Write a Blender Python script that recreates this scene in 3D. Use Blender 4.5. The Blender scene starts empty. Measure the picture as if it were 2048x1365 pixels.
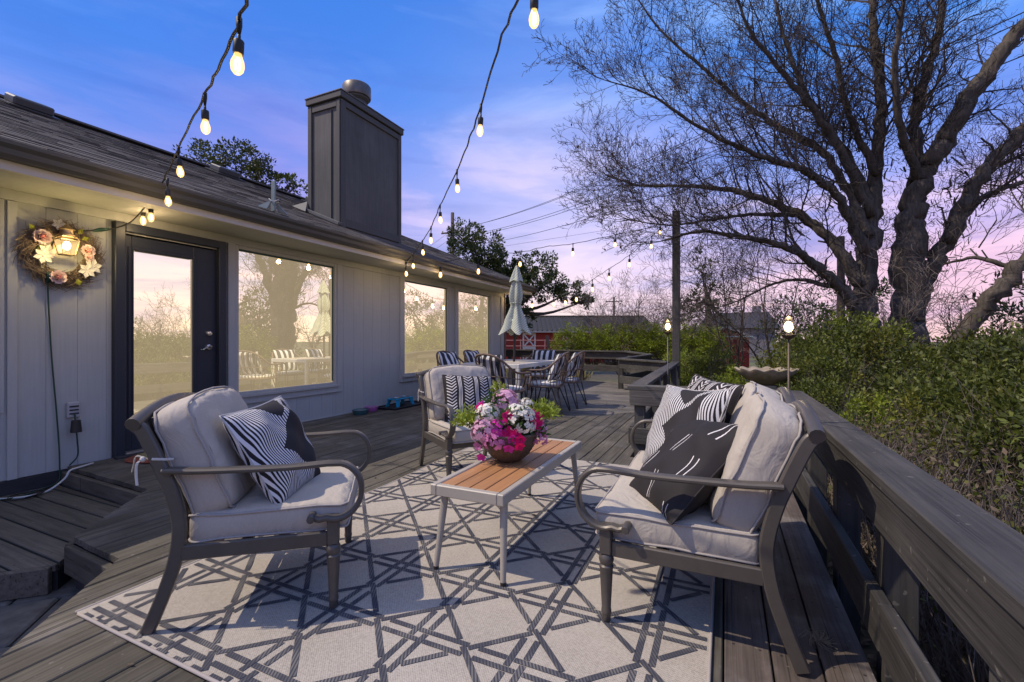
import bpy, math, random
import numpy as np
from mathutils import Vector, Matrix
R = math.radians
sc = bpy.context.scene
col = sc.collection
# ------------------------------------------------------------------ camera
cam_d = bpy.data.cameras.new('camera')
cam = bpy.data.objects.new('camera', cam_d)
col.objects.link(cam)
cam.location = (0, 0, 1.05)
cam.rotation_euler = (R(90), 0, R(24.97))
cam_d.sensor_width = 36
cam_d.lens = 36 * 915 / 2048
cam_d.clip_start = 0.05
cam_d.clip_end = 2000
sc.camera = cam
# ------------------------------------------------------------------ world
SUN_EL, SUN_AZ = R(53), math.atan2(0.86, 0.51)        # the light travels towards +X and a little +Y
world = bpy.data.worlds.new('World')
sc.world = world
world.use_nodes = True


def nd(nt, kind, props=None, **ins):
    n = nt.nodes.new(kind)
    for k, v in (props or {}).items():
        setattr(n, k, v)
    for k, v in ins.items():
        key = int(k[1:]) if k[0] == 'i' and k[1:].isdigit() else k.replace('_', ' ')
        s = n.inputs[key]
        if isinstance(v, bpy.types.NodeSocket):
            nt.links.new(v, s)
        elif isinstance(v, bpy.types.Node):
            nt.links.new(v.outputs[0], s)
        else:
            s.default_value = v
    return n


def mth(nt, op, a, b=None, c=None, clamp=False):
    n = nt.nodes.new('ShaderNodeMath')
    n.operation = op
    n.use_clamp = clamp
    for i, v in enumerate((a, b, c)):
        if v is None:
            continue
        if isinstance(v, bpy.types.Node):
            v = v.outputs[0]
        if isinstance(v, bpy.types.NodeSocket):
            nt.links.new(v, n.inputs[i])
        else:
            n.inputs[i].default_value = v
    return n.outputs[0]


def vscale(nt, v, f):
    n = nt.nodes.new('ShaderNodeVectorMath')
    n.operation = 'SCALE'
    for s, x in ((n.inputs[0], v), (n.inputs['Scale'], f)):
        if isinstance(x, bpy.types.NodeSocket):
            nt.links.new(x, s)
        else:
            s.default_value = x[:3] if hasattr(x, '__len__') else x
    return n.outputs[0]


def mixc(nt, f, a, b, blend='MIX'):
    n = nt.nodes.new('ShaderNodeMix')
    n.data_type = 'RGBA'
    n.blend_type = blend
    for i, v in ((0, f), (6, a), (7, b)):
        if isinstance(v, bpy.types.Node):
            v = v.outputs[0]
        if isinstance(v, bpy.types.NodeSocket):
            nt.links.new(v, n.inputs[i])
        elif i == 0:
            n.inputs[0].default_value = v
        else:
            n.inputs[i].default_value = (*v[:3], 1)
    return n.outputs[2]


def ramp(nt, f, stops, interp='LINEAR'):
    n = nt.nodes.new('ShaderNodeValToRGB')
    cr = n.color_ramp
    cr.interpolation = interp
    while len(cr.elements) < len(stops):
        cr.elements.new(0.5)
    for e, (p, c) in zip(cr.elements, stops):
        e.position = p
        e.color = (*c, 1) if hasattr(c, '__len__') else (c, c, c, 1)
    nt.links.new(f, n.inputs[0])
    return n.outputs[0]


wn = world.node_tree
wn.nodes.clear()
tc = nd(wn, 'ShaderNodeTexCoord')
D = tc.outputs['Generated']
sep = nd(wn, 'ShaderNodeSeparateXYZ', i0=D)
zz = mth(wn, 'MAXIMUM', sep.outputs[2], 0.0)
base = ramp(wn, zz, [(0, (.95, .72, .62)), (.06, (.86, .64, .72)), (.17, (.56, .48, .85)), (.30, (.25, .35, .88)),
                     (.45, (.055, .25, .84)), (.66, (.032, .19, .72)), (1, (.44, .41, .50))])
mp = nd(wn, 'ShaderNodeMapping', Vector=D, Scale=(1.3, 1.3, 5.5), Rotation=(0.12, -0.10, 0.5), Location=(3.1, 1.7, .4))
nz = nd(wn, 'ShaderNodeTexNoise', Vector=mp.outputs[0], Scale=1.5, Detail=7, Roughness=.55, Distortion=.7)
m1 = ramp(wn, nz.outputs[0], [(.42, 0.0), (.61, 1.0)])
ccol = ramp(wn, zz, [(0, (1, .74, .62)), (.08, (1, .66, .76)), (.2, (.92, .70, .94)), (.34, (.58, .52, .95)), (.46, (.20, .42, .96)), (.7, (.18, .38, .92)), (1, (.60, .58, .74))])
sky = mixc(wn, mth(wn, 'MULTIPLY', m1, .9), base, ccol)
mp2 = nd(wn, 'ShaderNodeMapping', Vector=D, Scale=(1.6, 1.6, 11), Rotation=(0.05, 0.08, 0), Location=(7.3, 2.2, 1.0))
nz2 = nd(wn, 'ShaderNodeTexNoise', Vector=mp2.outputs[0], Scale=2.0, Detail=8, Roughness=.6, Distortion=.4)
m2 = ramp(wn, nz2.outputs[0], [(.47, 0.0), (.66, 1.0)])
dk = ramp(wn, zz, [(0, (.50, .34, .56)), (.14, (.20, .24, .62)), (.33, (.10, .22, .72)), (.5, (.035, .20, .74)), (1, (.15, .26, .62))])
sky = mixc(wn, mth(wn, 'MULTIPLY', m2, .75), sky, dk)


def lobe(c, v, p, k, colr):
    dt = nd(wn, 'ShaderNodeVectorMath', {'operation': 'DOT_PRODUCT'}, i0=D, i1=v)
    f = mth(wn, 'POWER', mth(wn, 'MAXIMUM', dt.outputs['Value'], 0.0), p)
    f = mth(wn, 'MULTIPLY', f, mth(wn, 'ADD', mth(wn, 'MULTIPLY', nz.outputs[0], 1.0), k - .5), clamp=True)
    return mixc(wn, f, c, colr)


sky = lobe(sky, (-.80, .42, .43), 9, .62, (.018, .15, .68))       # deep blue high over the left end of the roof
sky = lobe(sky, (-.76, .58, .27), 60, .45, (.50, .30, .72))       # violet streak above the ridge
sky = lobe(sky, (-.33, .91, .22), 26, .60, (.86, .74, .95))      # pale lilac bank behind the far end of the house
sky = lobe(sky, (-.33, .935, .05), 150, .95, (1.0, .82, .62))    # cream glow low over the barn
sky = lobe(sky, (.30, .95, .04), 60, .45, (.85, .40, .62))       # rose band low behind the big tree
nish = nd(wn, 'ShaderNodeTexSky', {'sky_type': 'NISHITA', 'sun_disc': False, 'sun_elevation': SUN_EL, 'sun_rotation': math.pi + SUN_AZ})
tot = nd(wn, 'ShaderNodeVectorMath', {'operation': 'ADD'}, i0=vscale(wn, sky, 8.7), i1=vscale(wn, nish.outputs[0], .12))
bg = nd(wn, 'ShaderNodeBackground', Color=tot.outputs[0], Strength=.1)
wo = nd(wn, 'ShaderNodeOutputWorld', Surface=bg.outputs[0])
# ------------------------------------------------------------------ sun and exposure
sun_d = bpy.data.lights.new('sun', 'SUN')
sun_d.energy = 2.9
sun_d.angle = R(.5)
sun_d.color = (1, .86, .70)
sun = bpy.data.objects.new('sun', sun_d)
col.objects.link(sun)
sdir = Vector((.86 * math.cos(SUN_EL), .51 * math.cos(SUN_EL), -math.sin(SUN_EL)))
sun.rotation_euler = sdir.to_track_quat('-Z', 'Y').to_euler()
sun.location = (-20, -4, 20)
sc.view_settings.view_transform = 'Standard'
sc.view_settings.look = 'None'
sc.view_settings.exposure = .30
sc.view_settings.gamma = 1
sc.render.engine = 'CYCLES'
cy = sc.cycles
cy.use_denoising = True
cy.max_bounces = 6
cy.diffuse_bounces = 3
cy.glossy_bounces = 3
cy.transmission_bounces = 4
cy.transparent_max_bounces = 8
cy.sample_clamp_indirect = 3
cy.caustics_reflective = False
cy.caustics_refractive = False


# ------------------------------------------------------------------ objects
def tag(o, label=None, cat=None, group=None, kind=None):
    if label: o['label'] = label
    if cat: o['category'] = cat
    if group: o['group'] = group
    if kind: o['kind'] = kind
    return o


def thing(name, label, cat, loc=(0, 0, 0), rz=0, group=None):
    o = bpy.data.objects.new(name, None)
    o.empty_display_size = .1
    col.objects.link(o)
    o.location = loc
    o.rotation_euler = (0, 0, rz)
    return tag(o, label, cat, group)


def copy_tree(o, parent=None, kids=None):
    if kids is None:
        kids = {}
        for x in bpy.data.objects:
            if x.parent: kids.setdefault(x.parent.name, []).append(x)
    c = o.copy()
    col.objects.link(c)
    c.parent = parent
    for ch in kids.get(o.name, []):
        copy_tree(ch, c, kids)
    return c


def wloc(p):
    v = Vector((0, 0, 0))
    while p:
        v += p.location
        p = p.parent
    return v


def quad_mesh(name, V, k=4):
    """V: (N,k,3) array of separate polygons"""
    n = V.shape[0]
    me = bpy.data.meshes.new(name)
    me.vertices.add(n * k)
    me.vertices.foreach_set('co', V.astype(np.float32).ravel())
    me.loops.add(n * k)
    me.loops.foreach_set('vertex_index', np.arange(n * k, dtype=np.int32))
    me.polygons.add(n)
    me.polygons.foreach_set('loop_start', np.arange(n, dtype=np.int32) * k)
    me.update(calc_edges=True)
    return me


def put(name, me, mat, parent=None, loc=None):
    o = bpy.data.objects.new(name, me)
    col.objects.link(o)
    if mat is not None:
        me.materials.append(mat)
    if parent: o.parent = parent
    if loc is not None: o.location = loc
    return o


class MB:
    def __init__(s):
        s.v = []
        s.f = []

    def add(s, vs, fs):
        b = len(s.v)
        s.v += [tuple(x) for x in vs]
        s.f += [tuple(i + b for i in f) for f in fs]
        return s

    def box(s, c, d, m=None, b=0.0):
        hx, hy, hz = d[0] / 2, d[1] / 2, d[2] / 2
        c = Vector(c)
        if b <= 0:
            vs = [Vector((x, y, z)) for x in (-hx, hx) for y in (-hy, hy) for z in (-hz, hz)]
            fs = [(0, 1, 3, 2), (4, 6, 7, 5), (0, 4, 5, 1), (2, 3, 7, 6), (0, 2, 6, 4), (1, 5, 7, 3)]
        else:
            vs = []
            idx = {}
            for sx in (-1, 1):
                for sy in (-1, 1):
                    for sz in (-1, 1):
                        for a in range(3):
                            h = [hx - b, hy - b, hz - b]
                            h[a] += b
                            idx[(sx, sy, sz, a)] = len(vs)
                            vs.append(Vector((sx * h[0], sy * h[1], sz * h[2])))
            fs = []
            for a in range(3):
                o1, o2 = [i for i in range(3) if i != a]
                for sg in (-1, 1):
                    q = []
                    for u, w in ((-1, -1), (1, -1), (1, 1), (-1, 1)):
                        k = [0, 0, 0]
                        k[a] = sg; k[o1] = u; k[o2] = w
                        q.append(idx[(*k, a)])
                    if (sg > 0) == (a == 1): q.reverse()
                    fs.append(tuple(q))
            for a in range(3):
                o1, o2 = [i for i in range(3) if i != a]
                for u in (-1, 1):
                    for w in (-1, 1):
                        q = []
                        for sg, ax in ((-1, o1), (1, o1), (1, o2), (-1, o2)):
                            k = [0, 0, 0]
                            k[a] = sg; k[o1] = u; k[o2] = w
                            q.append(idx[(*k, ax)])
                        fs.append(tuple(q))
            for sx in (-1, 1):
                for sy in (-1, 1):
                    for sz in (-1, 1):
                        fs.append(tuple(idx[(sx, sy, sz, a)] for a in range(3)))
        if m is not None:
            vs = [m @ v for v in vs]
        return s.add([v + c for v in vs], fs)

    def bar(s, p0, p1, w, h, up=(0, 0, 1), b=0.0):
        p0, p1 = Vector(p0), Vector(p1)
        y = (p1 - p0)
        L = y.length
        y.normalize()
        x = y.cross(Vector(up)).normalized()
        z = x.cross(y)
        m = Matrix((x, y, z)).transposed()
        return s.box((p0 + p1) / 2, (w, L, h), m, b)

    def rings(s, rs, closed=False, cap=True):
        n = len(rs[0])
        b = len(s.v)
        for r in rs: s.v += [tuple(p) for p in r]
        m = len(rs)
        for i in range(m if closed else m - 1):
            j = (i + 1) % m
            for k in range(n):
                l = (k + 1) % n
                s.f.append((b + i * n + k, b + i * n + l, b + j * n + l, b + j * n + k))
        if cap and not closed:
            s.f.append(tuple(b + k for k in range(n))[::-1])
            s.f.append(tuple(b + (m - 1) * n + k for k in range(n)))
        return s

    def tube(s, pts, r, n=8, closed=False, cap=True):
        pts = [Vector(p) for p in pts]
        m = len(pts)
        rr = r if hasattr(r, '__len__') else [r] * m
        x = None
        out = []
        for i in range(m):
            a = pts[i - 1] if (i > 0 or closed) else pts[i]
            c = pts[(i + 1) % m] if (i < m - 1 or closed) else pts[i]
            t = (c - a).normalized()
            if x is None:
                x = t.cross(Vector((0, 0, 1)))
                if x.length < .1: x = t.cross(Vector((0, 1, 0)))
            x = (x - t * x.dot(t)).normalized()
            y = t.cross(x)
            out.append([pts[i] + (x * math.cos(2 * math.pi * k / n) + y * math.sin(2 * math.pi * k / n)) * rr[i] for k in range(n)])
        return s.rings(out, closed, cap)

    def strap(s, pts, w, t, side=(1, 0, 0), b=.004):
        """flat bar swept along pts: width w along side, thickness t"""
        pts = [Vector(p) for p in pts]
        m = len(pts)
        sd = Vector(side).normalized()
        out = []
        for i in range(m):
            tg = (pts[min(i + 1, m - 1)] - pts[max(i - 1, 0)]).normalized()
            nm = sd.cross(tg).normalized()
            hw, ht = w / 2, t / 2
            sec = [(-hw, -ht + b), (-hw + b, -ht), (hw - b, -ht), (hw, -ht + b), (hw, ht - b), (hw - b, ht), (-hw + b, ht), (-hw, ht - b)]
            out.append([pts[i] + sd * u + nm * v for u, v in sec])
        return s.rings(out)

    def lathe(s, prof, n=16, c=(0, 0, 0), fn=None):
        rs = []
        for r, z in prof:
            rs.append([(c[0] + r * math.cos(2 * math.pi * k / n) * (fn(k / n, z) if fn else 1), c[1] + r * math.sin(2 * math.pi * k / n) * (fn(k / n, z) if fn else 1), c[2] + z) for k in range(n)])
        return s.rings(rs)

    def prism(s, poly, z0, z1, axis='z'):
        n = len(poly)
        f = {'z': lambda p, h: (p[0], p[1], h), 'y': lambda p, h: (p[0], h, p[1]), 'x': lambda p, h: (h, p[0], p[1])}[axis]
        vs = [f(p, z0) for p in poly] + [f(p, z1) for p in poly]
        fs = [tuple(range(n))[::-1], tuple(range(n, 2 * n))]
        fs += [(i, (i + 1) % n, n + (i + 1) % n, n + i) for i in range(n)]
        return s.add(vs, fs)

    def ball(s, c, r, n=10, m=6, sx=(1, 1, 1)):
        rs = []
        for j in range(m + 1):
            a = math.pi * (j + .02) / (m + .04) - math.pi / 2
            rs.append([(c[0] + r * sx[0] * math.cos(a) * math.cos(2 * math.pi * k / n), c[1] + r * sx[1] * math.cos(a) * math.sin(2 * math.pi * k / n), c[2] + r * sx[2] * math.sin(a)) for k in range(n)])
        return s.rings(rs)

    def build(s, name, mat, parent=None, smooth=False, world=False, loc=None, flip=False):
        me = bpy.data.meshes.new(name)
        off = Vector((0, 0, 0))
        if world and parent is not None: off = wloc(parent)
        if loc is not None: off = Vector(loc)
        me.from_pydata([tuple(Vector(v) - off) for v in s.v] if off.length else s.v, [], s.f)
        if not flip:
            import bmesh
            bm = bmesh.new()
            bm.from_mesh(me)
            bmesh.ops.recalc_face_normals(bm, faces=bm.faces)
            bm.to_mesh(me)
            bm.free()
        if smooth:
            me.polygons.foreach_set('use_smooth', [True] * len(me.polygons))
            if smooth == 'auto':
                me.set_sharp_from_angle(angle=R(40))
        o = put(name, me, mat, parent)
        if loc is not None: o.location = loc
        return o


def smooth_path(pts, k=6):
    """Catmull-Rom through pts"""
    P = [np.array(p, float) for p in pts]
    P = [2 * P[0] - P[1]] + P + [2 * P[-1] - P[-2]]
    out = []
    for i in range(1, len(P) - 2):
        for j in range(k):
            t = j / k
            out.append(.5 * ((2 * P[i]) + (-P[i - 1] + P[i + 1]) * t + (2 * P[i - 1] - 5 * P[i] + 4 * P[i + 1] - P[i + 2]) * t * t + (-P[i - 1] + 3 * P[i] - 3 * P[i + 1] + P[i + 2]) * t ** 3))
    out.append(P[-2])
    return [tuple(p) for p in out]


def seg_mesh(name, S, n=3):
    """S: list of (p0,p1,r0,r1): many thin prisms in one mesh"""
    A = np.array([s[0] for s in S], float); B = np.array([s[1] for s in S], float)
    r0 = np.array([s[2] for s in S])[:, None]; r1 = np.array([s[3] for s in S])[:, None]
    t = B - A
    t /= np.linalg.norm(t, axis=1, keepdims=True) + 1e-9
    h = np.where(np.abs(t[:, 2:3]) < .9, np.array([[0, 0, 1.]]), np.array([[1., 0, 0]]))
    x = np.cross(t, h); x /= np.linalg.norm(x, axis=1, keepdims=True) + 1e-9
    y = np.cross(t, x)
    ring = []
    for k in range(n):
        c, s_ = math.cos(2 * math.pi * k / n), math.sin(2 * math.pi * k / n)
        ring.append((A + (x * c + y * s_) * r0, B + (x * c + y * s_) * r1))
    Q = []
    for k in range(n):
        l = (k + 1) % n
        Q.append(np.stack([ring[k][0], ring[l][0], ring[l][1], ring[k][1]], 1))
    return quad_mesh(name, np.concatenate(Q, 0))


def leaf_quads(P, dirs, size, rng, asp=.5, var=.4):
    n = len(P)
    d = dirs / (np.linalg.norm(dirs, axis=1, keepdims=True) + 1e-9)
    rnd = rng.normal(size=(n, 3))
    s = np.cross(d, rnd); s /= np.linalg.norm(s, axis=1, keepdims=True) + 1e-9
    nm = np.cross(d, s)
    L = size * (1 + var * rng.uniform(-1, 1, (n, 1)))
    W = L * asp
    mid = P + d * L * .45 + nm * L * .06
    return np.stack([P, mid + s * W * .5, P + d * L, mid - s * W * .5], 1)


# ------------------------------------------------------------------ materials
MATS = {}


def mat(name, base, rough=.6, metal=0., grain=None, amt=.25, big=None, bigamt=.2, rand=0., bump=0., second=None, sec_scale=3., sec_rng=(.55, .7), spec=.4, trans=0.):
    """base colour x fine noise (grain = scale vector) x broad noise x per-object value; optional second colour in patches"""
    if name in MATS: return MATS[name]
    m = bpy.data.materials.new(name)
    m.use_nodes = True
    nt = m.node_tree
    p = nt.nodes['Principled BSDF']
    t = nd(nt, 'ShaderNodeTexCoord').outputs['Object']
    c = None
    val = None
    if grain:
        mp_ = nd(nt, 'ShaderNodeMapping', Vector=t, Scale=grain)
        if rand:
            oi = nd(nt, 'ShaderNodeObjectInfo')
            mp_.inputs['Location'].default_value = (0, 0, 0)
            ad = nd(nt, 'ShaderNodeVectorMath', {'operation': 'ADD'}, i0=mp_.outputs[0], i1=vscale(nt, (37., 19., 11.), oi.outputs['Random']))
            vec = ad.outputs[0]
        else:
            vec = mp_.outputs[0]
        g = nd(nt, 'ShaderNodeTexNoise', Vector=vec, Scale=1., Detail=5, Roughness=.62)
        val = mth(nt, 'ADD', mth(nt, 'MULTIPLY', mth(nt, 'SUBTRACT', g.outputs[0], .5), 2 * amt * 1.8), 1.)
        gout = g.outputs[0]
    if big:
        b_ = nd(nt, 'ShaderNodeTexNoise', Vector=t, Scale=big, Detail=3, Roughness=.6)
        vb = mth(nt, 'ADD', mth(nt, 'MULTIPLY', mth(nt, 'SUBTRACT', b_.outputs[0], .5), 2 * bigamt * 1.8), 1.)
        val = vb if val is None else mth(nt, 'MULTIPLY', val, vb)
    if rand:
        oi = nd(nt, 'ShaderNodeObjectInfo')
        vr = mth(nt, 'ADD', mth(nt, 'MULTIPLY', mth(nt, 'SUBTRACT', oi.outputs['Random'], .5), 2 * rand), 1.)
        val = vr if val is None else mth(nt, 'MULTIPLY', val, vr)
    cc = nd(nt, 'ShaderNodeRGB')
    cc.outputs[0].default_value = (*base, 1)
    c = cc.outputs[0]
    if second:
        sn = nd(nt, 'ShaderNodeTexNoise', Vector=t, Scale=sec_scale, Detail=4, Roughness=.6)
        c = mixc(nt, ramp(nt, sn.outputs[0], [(sec_rng[0], 0.), (sec_rng[1], 1.)]), c, second)
    if val is not None:
        c = vscale(nt, c, mth(nt, 'MAXIMUM', val, .05))
    nt.links.new(c, p.inputs['Base Color'])
    p.inputs['Roughness'].default_value = rough
    p.inputs['Metallic'].default_value = metal
    p.inputs['Specular IOR Level'].default_value = spec
    if bump and grain:
        bp = nd(nt, 'ShaderNodeBump', Strength=bump, Distance=.004, Height=gout)
        nt.links.new(bp.outputs[0], p.inputs['Normal'])
    if trans:
        tr = nd(nt, 'ShaderNodeBsdfTranslucent', Color=c)
        mx = nd(nt, 'ShaderNodeMixShader', i0=trans, i1=p.outputs[0], i2=tr.outputs[0])
        nt.links.new(mx.outputs[0], nt.nodes['Material Output'].inputs[0])
    MATS[name] = m
    return m


def emit(name, colr, s, mix=1.0):
    if name in MATS: return MATS[name]
    m = bpy.data.materials.new(name)
    m.use_nodes = True
    nt = m.node_tree
    nt.nodes.clear()
    e = nd(nt, 'ShaderNodeEmission', Color=(*colr, 1), Strength=s)
    out = nd(nt, 'ShaderNodeOutputMaterial')
    if mix < 1:
        tr = nd(nt, 'ShaderNodeBsdfTransparent', Color=(1, .93, .82, 1))
        gl = nd(nt, 'ShaderNodeBsdfGlossy', Color=(1, 1, 1, 1), Roughness=.05)
        m0 = nd(nt, 'ShaderNodeMixShader', i0=.08, i1=tr.outputs[0], i2=gl.outputs[0])
        m1_ = nd(nt, 'ShaderNodeMixShader', i0=mix, i1=m0.outputs[0], i2=e.outputs[0])
        nt.links.new(m1_.outputs[0], out.inputs[0])
    else:
        nt.links.new(e.outputs[0], out.inputs[0])
    m.cycles.emission_sampling = 'NONE'
    MATS[name] = m
    return m


def blank(name, rough=.8):
    m = bpy.data.materials.new(name)
    m.use_nodes = True
    p = m.node_tree.nodes['Principled BSDF']
    p.inputs['Roughness'].default_value = rough
    p.inputs['Specular IOR Level'].default_value = .25
    t = nd(m.node_tree, 'ShaderNodeTexCoord').outputs['Object']
    s = nd(m.node_tree, 'ShaderNodeSeparateXYZ', i0=t)
    MATS[name] = m
    return m, m.node_tree, p, s.outputs[0], s.outputs[1], s.outputs[2]


def weathered(m, axis, nails=None, crack=(130, 1.1)):
    """dark drying cracks along the grain and rows of nail heads, over the base colour of a wood material"""
    nt = m.node_tree
    p = nt.nodes['Principled BSDF']
    src = p.inputs['Base Color'].links[0].from_socket
    t = nd(nt, 'ShaderNodeTexCoord').outputs['Object']
    a, b = crack
    sc_ = {'y': (a, b, a * .5), 'x': (b, a, a * .5), 'z': (a, a, b)}[axis]
    oi = nd(nt, 'ShaderNodeObjectInfo')
    v = nd(nt, 'ShaderNodeVectorMath', {'operation': 'ADD'}, i0=nd(nt, 'ShaderNodeMapping', Vector=t, Scale=sc_).outputs[0], i1=vscale(nt, (23., 41., 17.), oi.outputs['Random']))
    n = nd(nt, 'ShaderNodeTexNoise', Vector=v.outputs[0], Scale=1., Detail=2, Roughness=.5)
    k = ramp(nt, n.outputs[0], [(.60, 0.), (.68, 1.)])
    patch = nd(nt, 'ShaderNodeTexNoise', Vector=t, Scale=1.7, Detail=2)
    k = mth(nt, 'MULTIPLY', k, ramp(nt, patch.outputs[0], [(.38, .15), (.62, .85)]))
    c = mixc(nt, k, src, (.018, .016, .014))
    sp = nd(nt, 'ShaderNodeTexNoise', Vector=t, Scale=34., Detail=2)
    c = mixc(nt, ramp(nt, sp.outputs[0], [(.69, 0.), (.74, .5)]), c, (.24, .22, .19))      # specks of grit and lichen
    if nails:
        px, ox, py, oy = nails
        s = nd(nt, 'ShaderNodeSeparateXYZ', i0=t)
        u, w = (s.outputs[0], s.outputs[1]) if axis == 'y' else (s.outputs[1], s.outputs[0])
        f = mth(nt, 'MULTIPLY', mth(nt, 'FRACT', mth(nt, 'ADD', mth(nt, 'DIVIDE', mth(nt, 'ADD', u, ox), px), 10.)), px)
        du = mth(nt, 'MINIMUM', mth(nt, 'ABSOLUTE', mth(nt, 'SUBTRACT', f, px * .22)), mth(nt, 'ABSOLUTE', mth(nt, 'SUBTRACT', f, px * .78)))
        g = mth(nt, 'MULTIPLY', mth(nt, 'FRACT', mth(nt, 'ADD', mth(nt, 'DIVIDE', mth(nt, 'ADD', w, oy), py), 10.)), py)
        dw = mth(nt, 'ABSOLUTE', mth(nt, 'SUBTRACT', g, py * .5))
        r2 = mth(nt, 'ADD', mth(nt, 'MULTIPLY', du, du), mth(nt, 'MULTIPLY', dw, dw))
        c = mixc(nt, mth(nt, 'MULTIPLY', mth(nt, 'LESS_THAN', r2, .0048 ** 2), .8), c, (.012, .011, .010))
    nt.links.new(c, p.inputs['Base Color'])


deck_y = mat('deck wood y', (.088, .078, .060), .78, grain=(70, 1.6, 40), amt=.62, big=2.6, bigamt=.40, rand=.25, bump=.9, second=(.165, .152, .135), sec_scale=2.2, sec_rng=(.5, .75))
deck_x = mat('deck wood x', (.145, .13, .11), .78, grain=(1.6, 70, 40), amt=.55, big=2.2, bigamt=.34, rand=.22, bump=.8)
edge_y = mat('edge deck wood', (.088, .070, .060), .75, grain=(60, 2.5, 40), amt=.55, big=3.5, bigamt=.35, rand=.25, bump=.6, second=(.15, .135, .125), sec_scale=5, sec_rng=(.5, .72))
step_w = mat('step wood', (.100, .088, .068), .8, grain=(3, 50, 40), amt=.45, big=2, bigamt=.3, rand=.2, bump=.5)
rail_y = mat('rail wood y', (.058, .053, .047), .7, grain=(60, 1.8, 60), amt=.58, big=2.6, bigamt=.36, rand=.12, bump=.8)
rail_x = mat('rail wood x', (.080, .074, .064), .7, grain=(1.8, 60, 60), amt=.58, big=2.6, bigamt=.36, rand=.12, bump=.8)
rail_z = mat('rail wood z', (.072, .067, .060), .7, grain=(50, 50, 2.0), amt=.38, big=2, bigamt=.22, rand=.12, bump=.5)
weathered(deck_y, 'y', (.145, -2 + .005, .406, 0.))
weathered(edge_y, 'y', (.145, -2 + .005, .406, 0.))
weathered(deck_x, 'x', (.145, 4., .406, 0.))
weathered(step_w, 'x', (.145, 1.2 - .03, .406, 0.))
for m_, a_ in ((rail_y, 'y'), (rail_x, 'x'), (rail_z, 'z')): weathered(m_, a_)
siding = mat('painted siding', (.375, .385, .365), .75, grain=(40, 60, 2.5), amt=.08, big=1.2, bigamt=.07, rand=.02, bump=.25)
trim = mat('painted trim', (.40, .405, .38), .7, grain=(30, 30, 3), amt=.07, big=2, bigamt=.05, rand=.02, bump=.15)
fascia_m = mat('fascia paint', (.55, .53, .50), .7, grain=(10, 3, 10), amt=.06)
gut_m = mat('gutter paint', (.085, .084, .082), .45, grain=(8, 1, 8), amt=.08)
navy = mat('navy door paint', (.022, .027, .038), .45, grain=(30, 30, 4), amt=.1)
dark_band = mat('dark sill', (.03, .03, .032), .8, grain=(20, 6, 20), amt=.4)
shingle_m = mat('roof shingle', (.112, .098, .086), .9, grain=(18, 30, 30), amt=.42, big=.9, bigamt=.2, rand=.3, bump=.3)
chim_m = mat('chimney siding', (.112, .108, .098), .75, grain=(40, 40, 2), amt=.22, big=1.5, bigamt=.25)
chim_t = mat('chimney trim', (.092, .088, .080), .7, grain=(40, 40, 3), amt=.1)
flue_m = mat('flue metal', (.16, .14, .12), .45, metal=.6, grain=(9, 9, 5), amt=.4)
frame_m = mat('bronze frame', (.115, .102, .088), .42, metal=.35, grain=(14, 14, 14), amt=.14)
fabric = mat('cushion fabric', (.48, .43, .36), .9, grain=(230, 230, 230), amt=.10, big=5, bigamt=.07, bump=.12, spec=.15)
pipe_m = mat('cushion piping', (.40, .365, .33), .9, spec=.15)
tie_m = mat('cushion tie', (.62, .59, .54), .9)
ctab_m = mat('table frame paint', (.40, .36, .295), .45, grain=(20, 20, 20), amt=.05)
teak = mat('orange wood slat', (.40, .195, .080), .55, grain=(40, 2.0, 30), amt=.22, big=6, bigamt=.1, rand=.08)
basket_m = mat('basket wicker', (.125, .085, .060), .42, grain=(60, 60, 60), amt=.4)
wicker = mat('wicker cane', (.155, .105, .075), .6, grain=(60, 60, 60), amt=.35)
leg_dark = mat('dark steel', (.028, .026, .024), .5, grain=(20, 20, 20), amt=.2)
dtab_m = mat('dining table paint', (.62, .60, .55), .5, grain=(8, 8, 8), amt=.08)
dtop_m = mat('table slat top', (.50, .44, .35), .55, grain=(3, 30, 20), amt=.14, big=5, bigamt=.12)
white_cush = mat('seat pad', (.66, .65, .63), .9, grain=(150, 150, 150), amt=.06, spec=.15)
black_pl = mat('black socket', (.022, .020, .018), .5)
cable_m = mat('black cable', (.016, .016, .017), .55)
green_cord = mat('green cord', (.012, .05, .035), .5)
white_cord = mat('white cord', (.55, .54, .50), .5)
glass_glow = emit('bulb glass', (1, .60, .20), 2.4, .42)
filament = emit('filament', (1, .74, .38), 26.)
lamp_glow = emit('lamp flame', (1, .78, .40), 20.)
bark = mat('bark', (.092, .076, .060), .95, grain=(26, 26, 4), amt=.75, big=1.5, bigamt=.3, bump=1.0)
twig_m = mat('twig bark', (.080, .064, .052), .95)
twig_p = mat('pale twig', (.16, .13, .11), .95, grain=(2, 2, 2), amt=.4)
leaf_g = mat('hedge leaf', (.092, .112, .016), .55, grain=(2.2, 2.2, 2.2), amt=.5, big=26, bigamt=.55, second=(.165, .155, .020), sec_scale=1.3, sec_rng=(.50, .66), trans=.30, rand=.32)
leaf_b = mat('dry leaf', (.17, .125, .085), .8, grain=(30, 30, 30), amt=.6, trans=.2)
leaf_y = mat('bright hedge leaf', (.22, .27, .022), .55, grain=(3, 3, 3), amt=.4, big=26, bigamt=.5, trans=.32)
leaf_o = mat('oak leaf', (.052, .078, .022), .5, grain=(1.2, 1.2, 1.2), amt=.45, big=14, bigamt=.55, second=(.095, .105, .022), sec_scale=.8, sec_rng=(.45, .6), trans=.25)
leaf_c = mat('cedar spray', (.062, .090, .028), .7, grain=(1.5, 1.5, 1.5), amt=.45, big=14, bigamt=.5, second=(.10, .105, .025), sec_scale=.9, sec_rng=(.5, .65), trans=.2)
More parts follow.
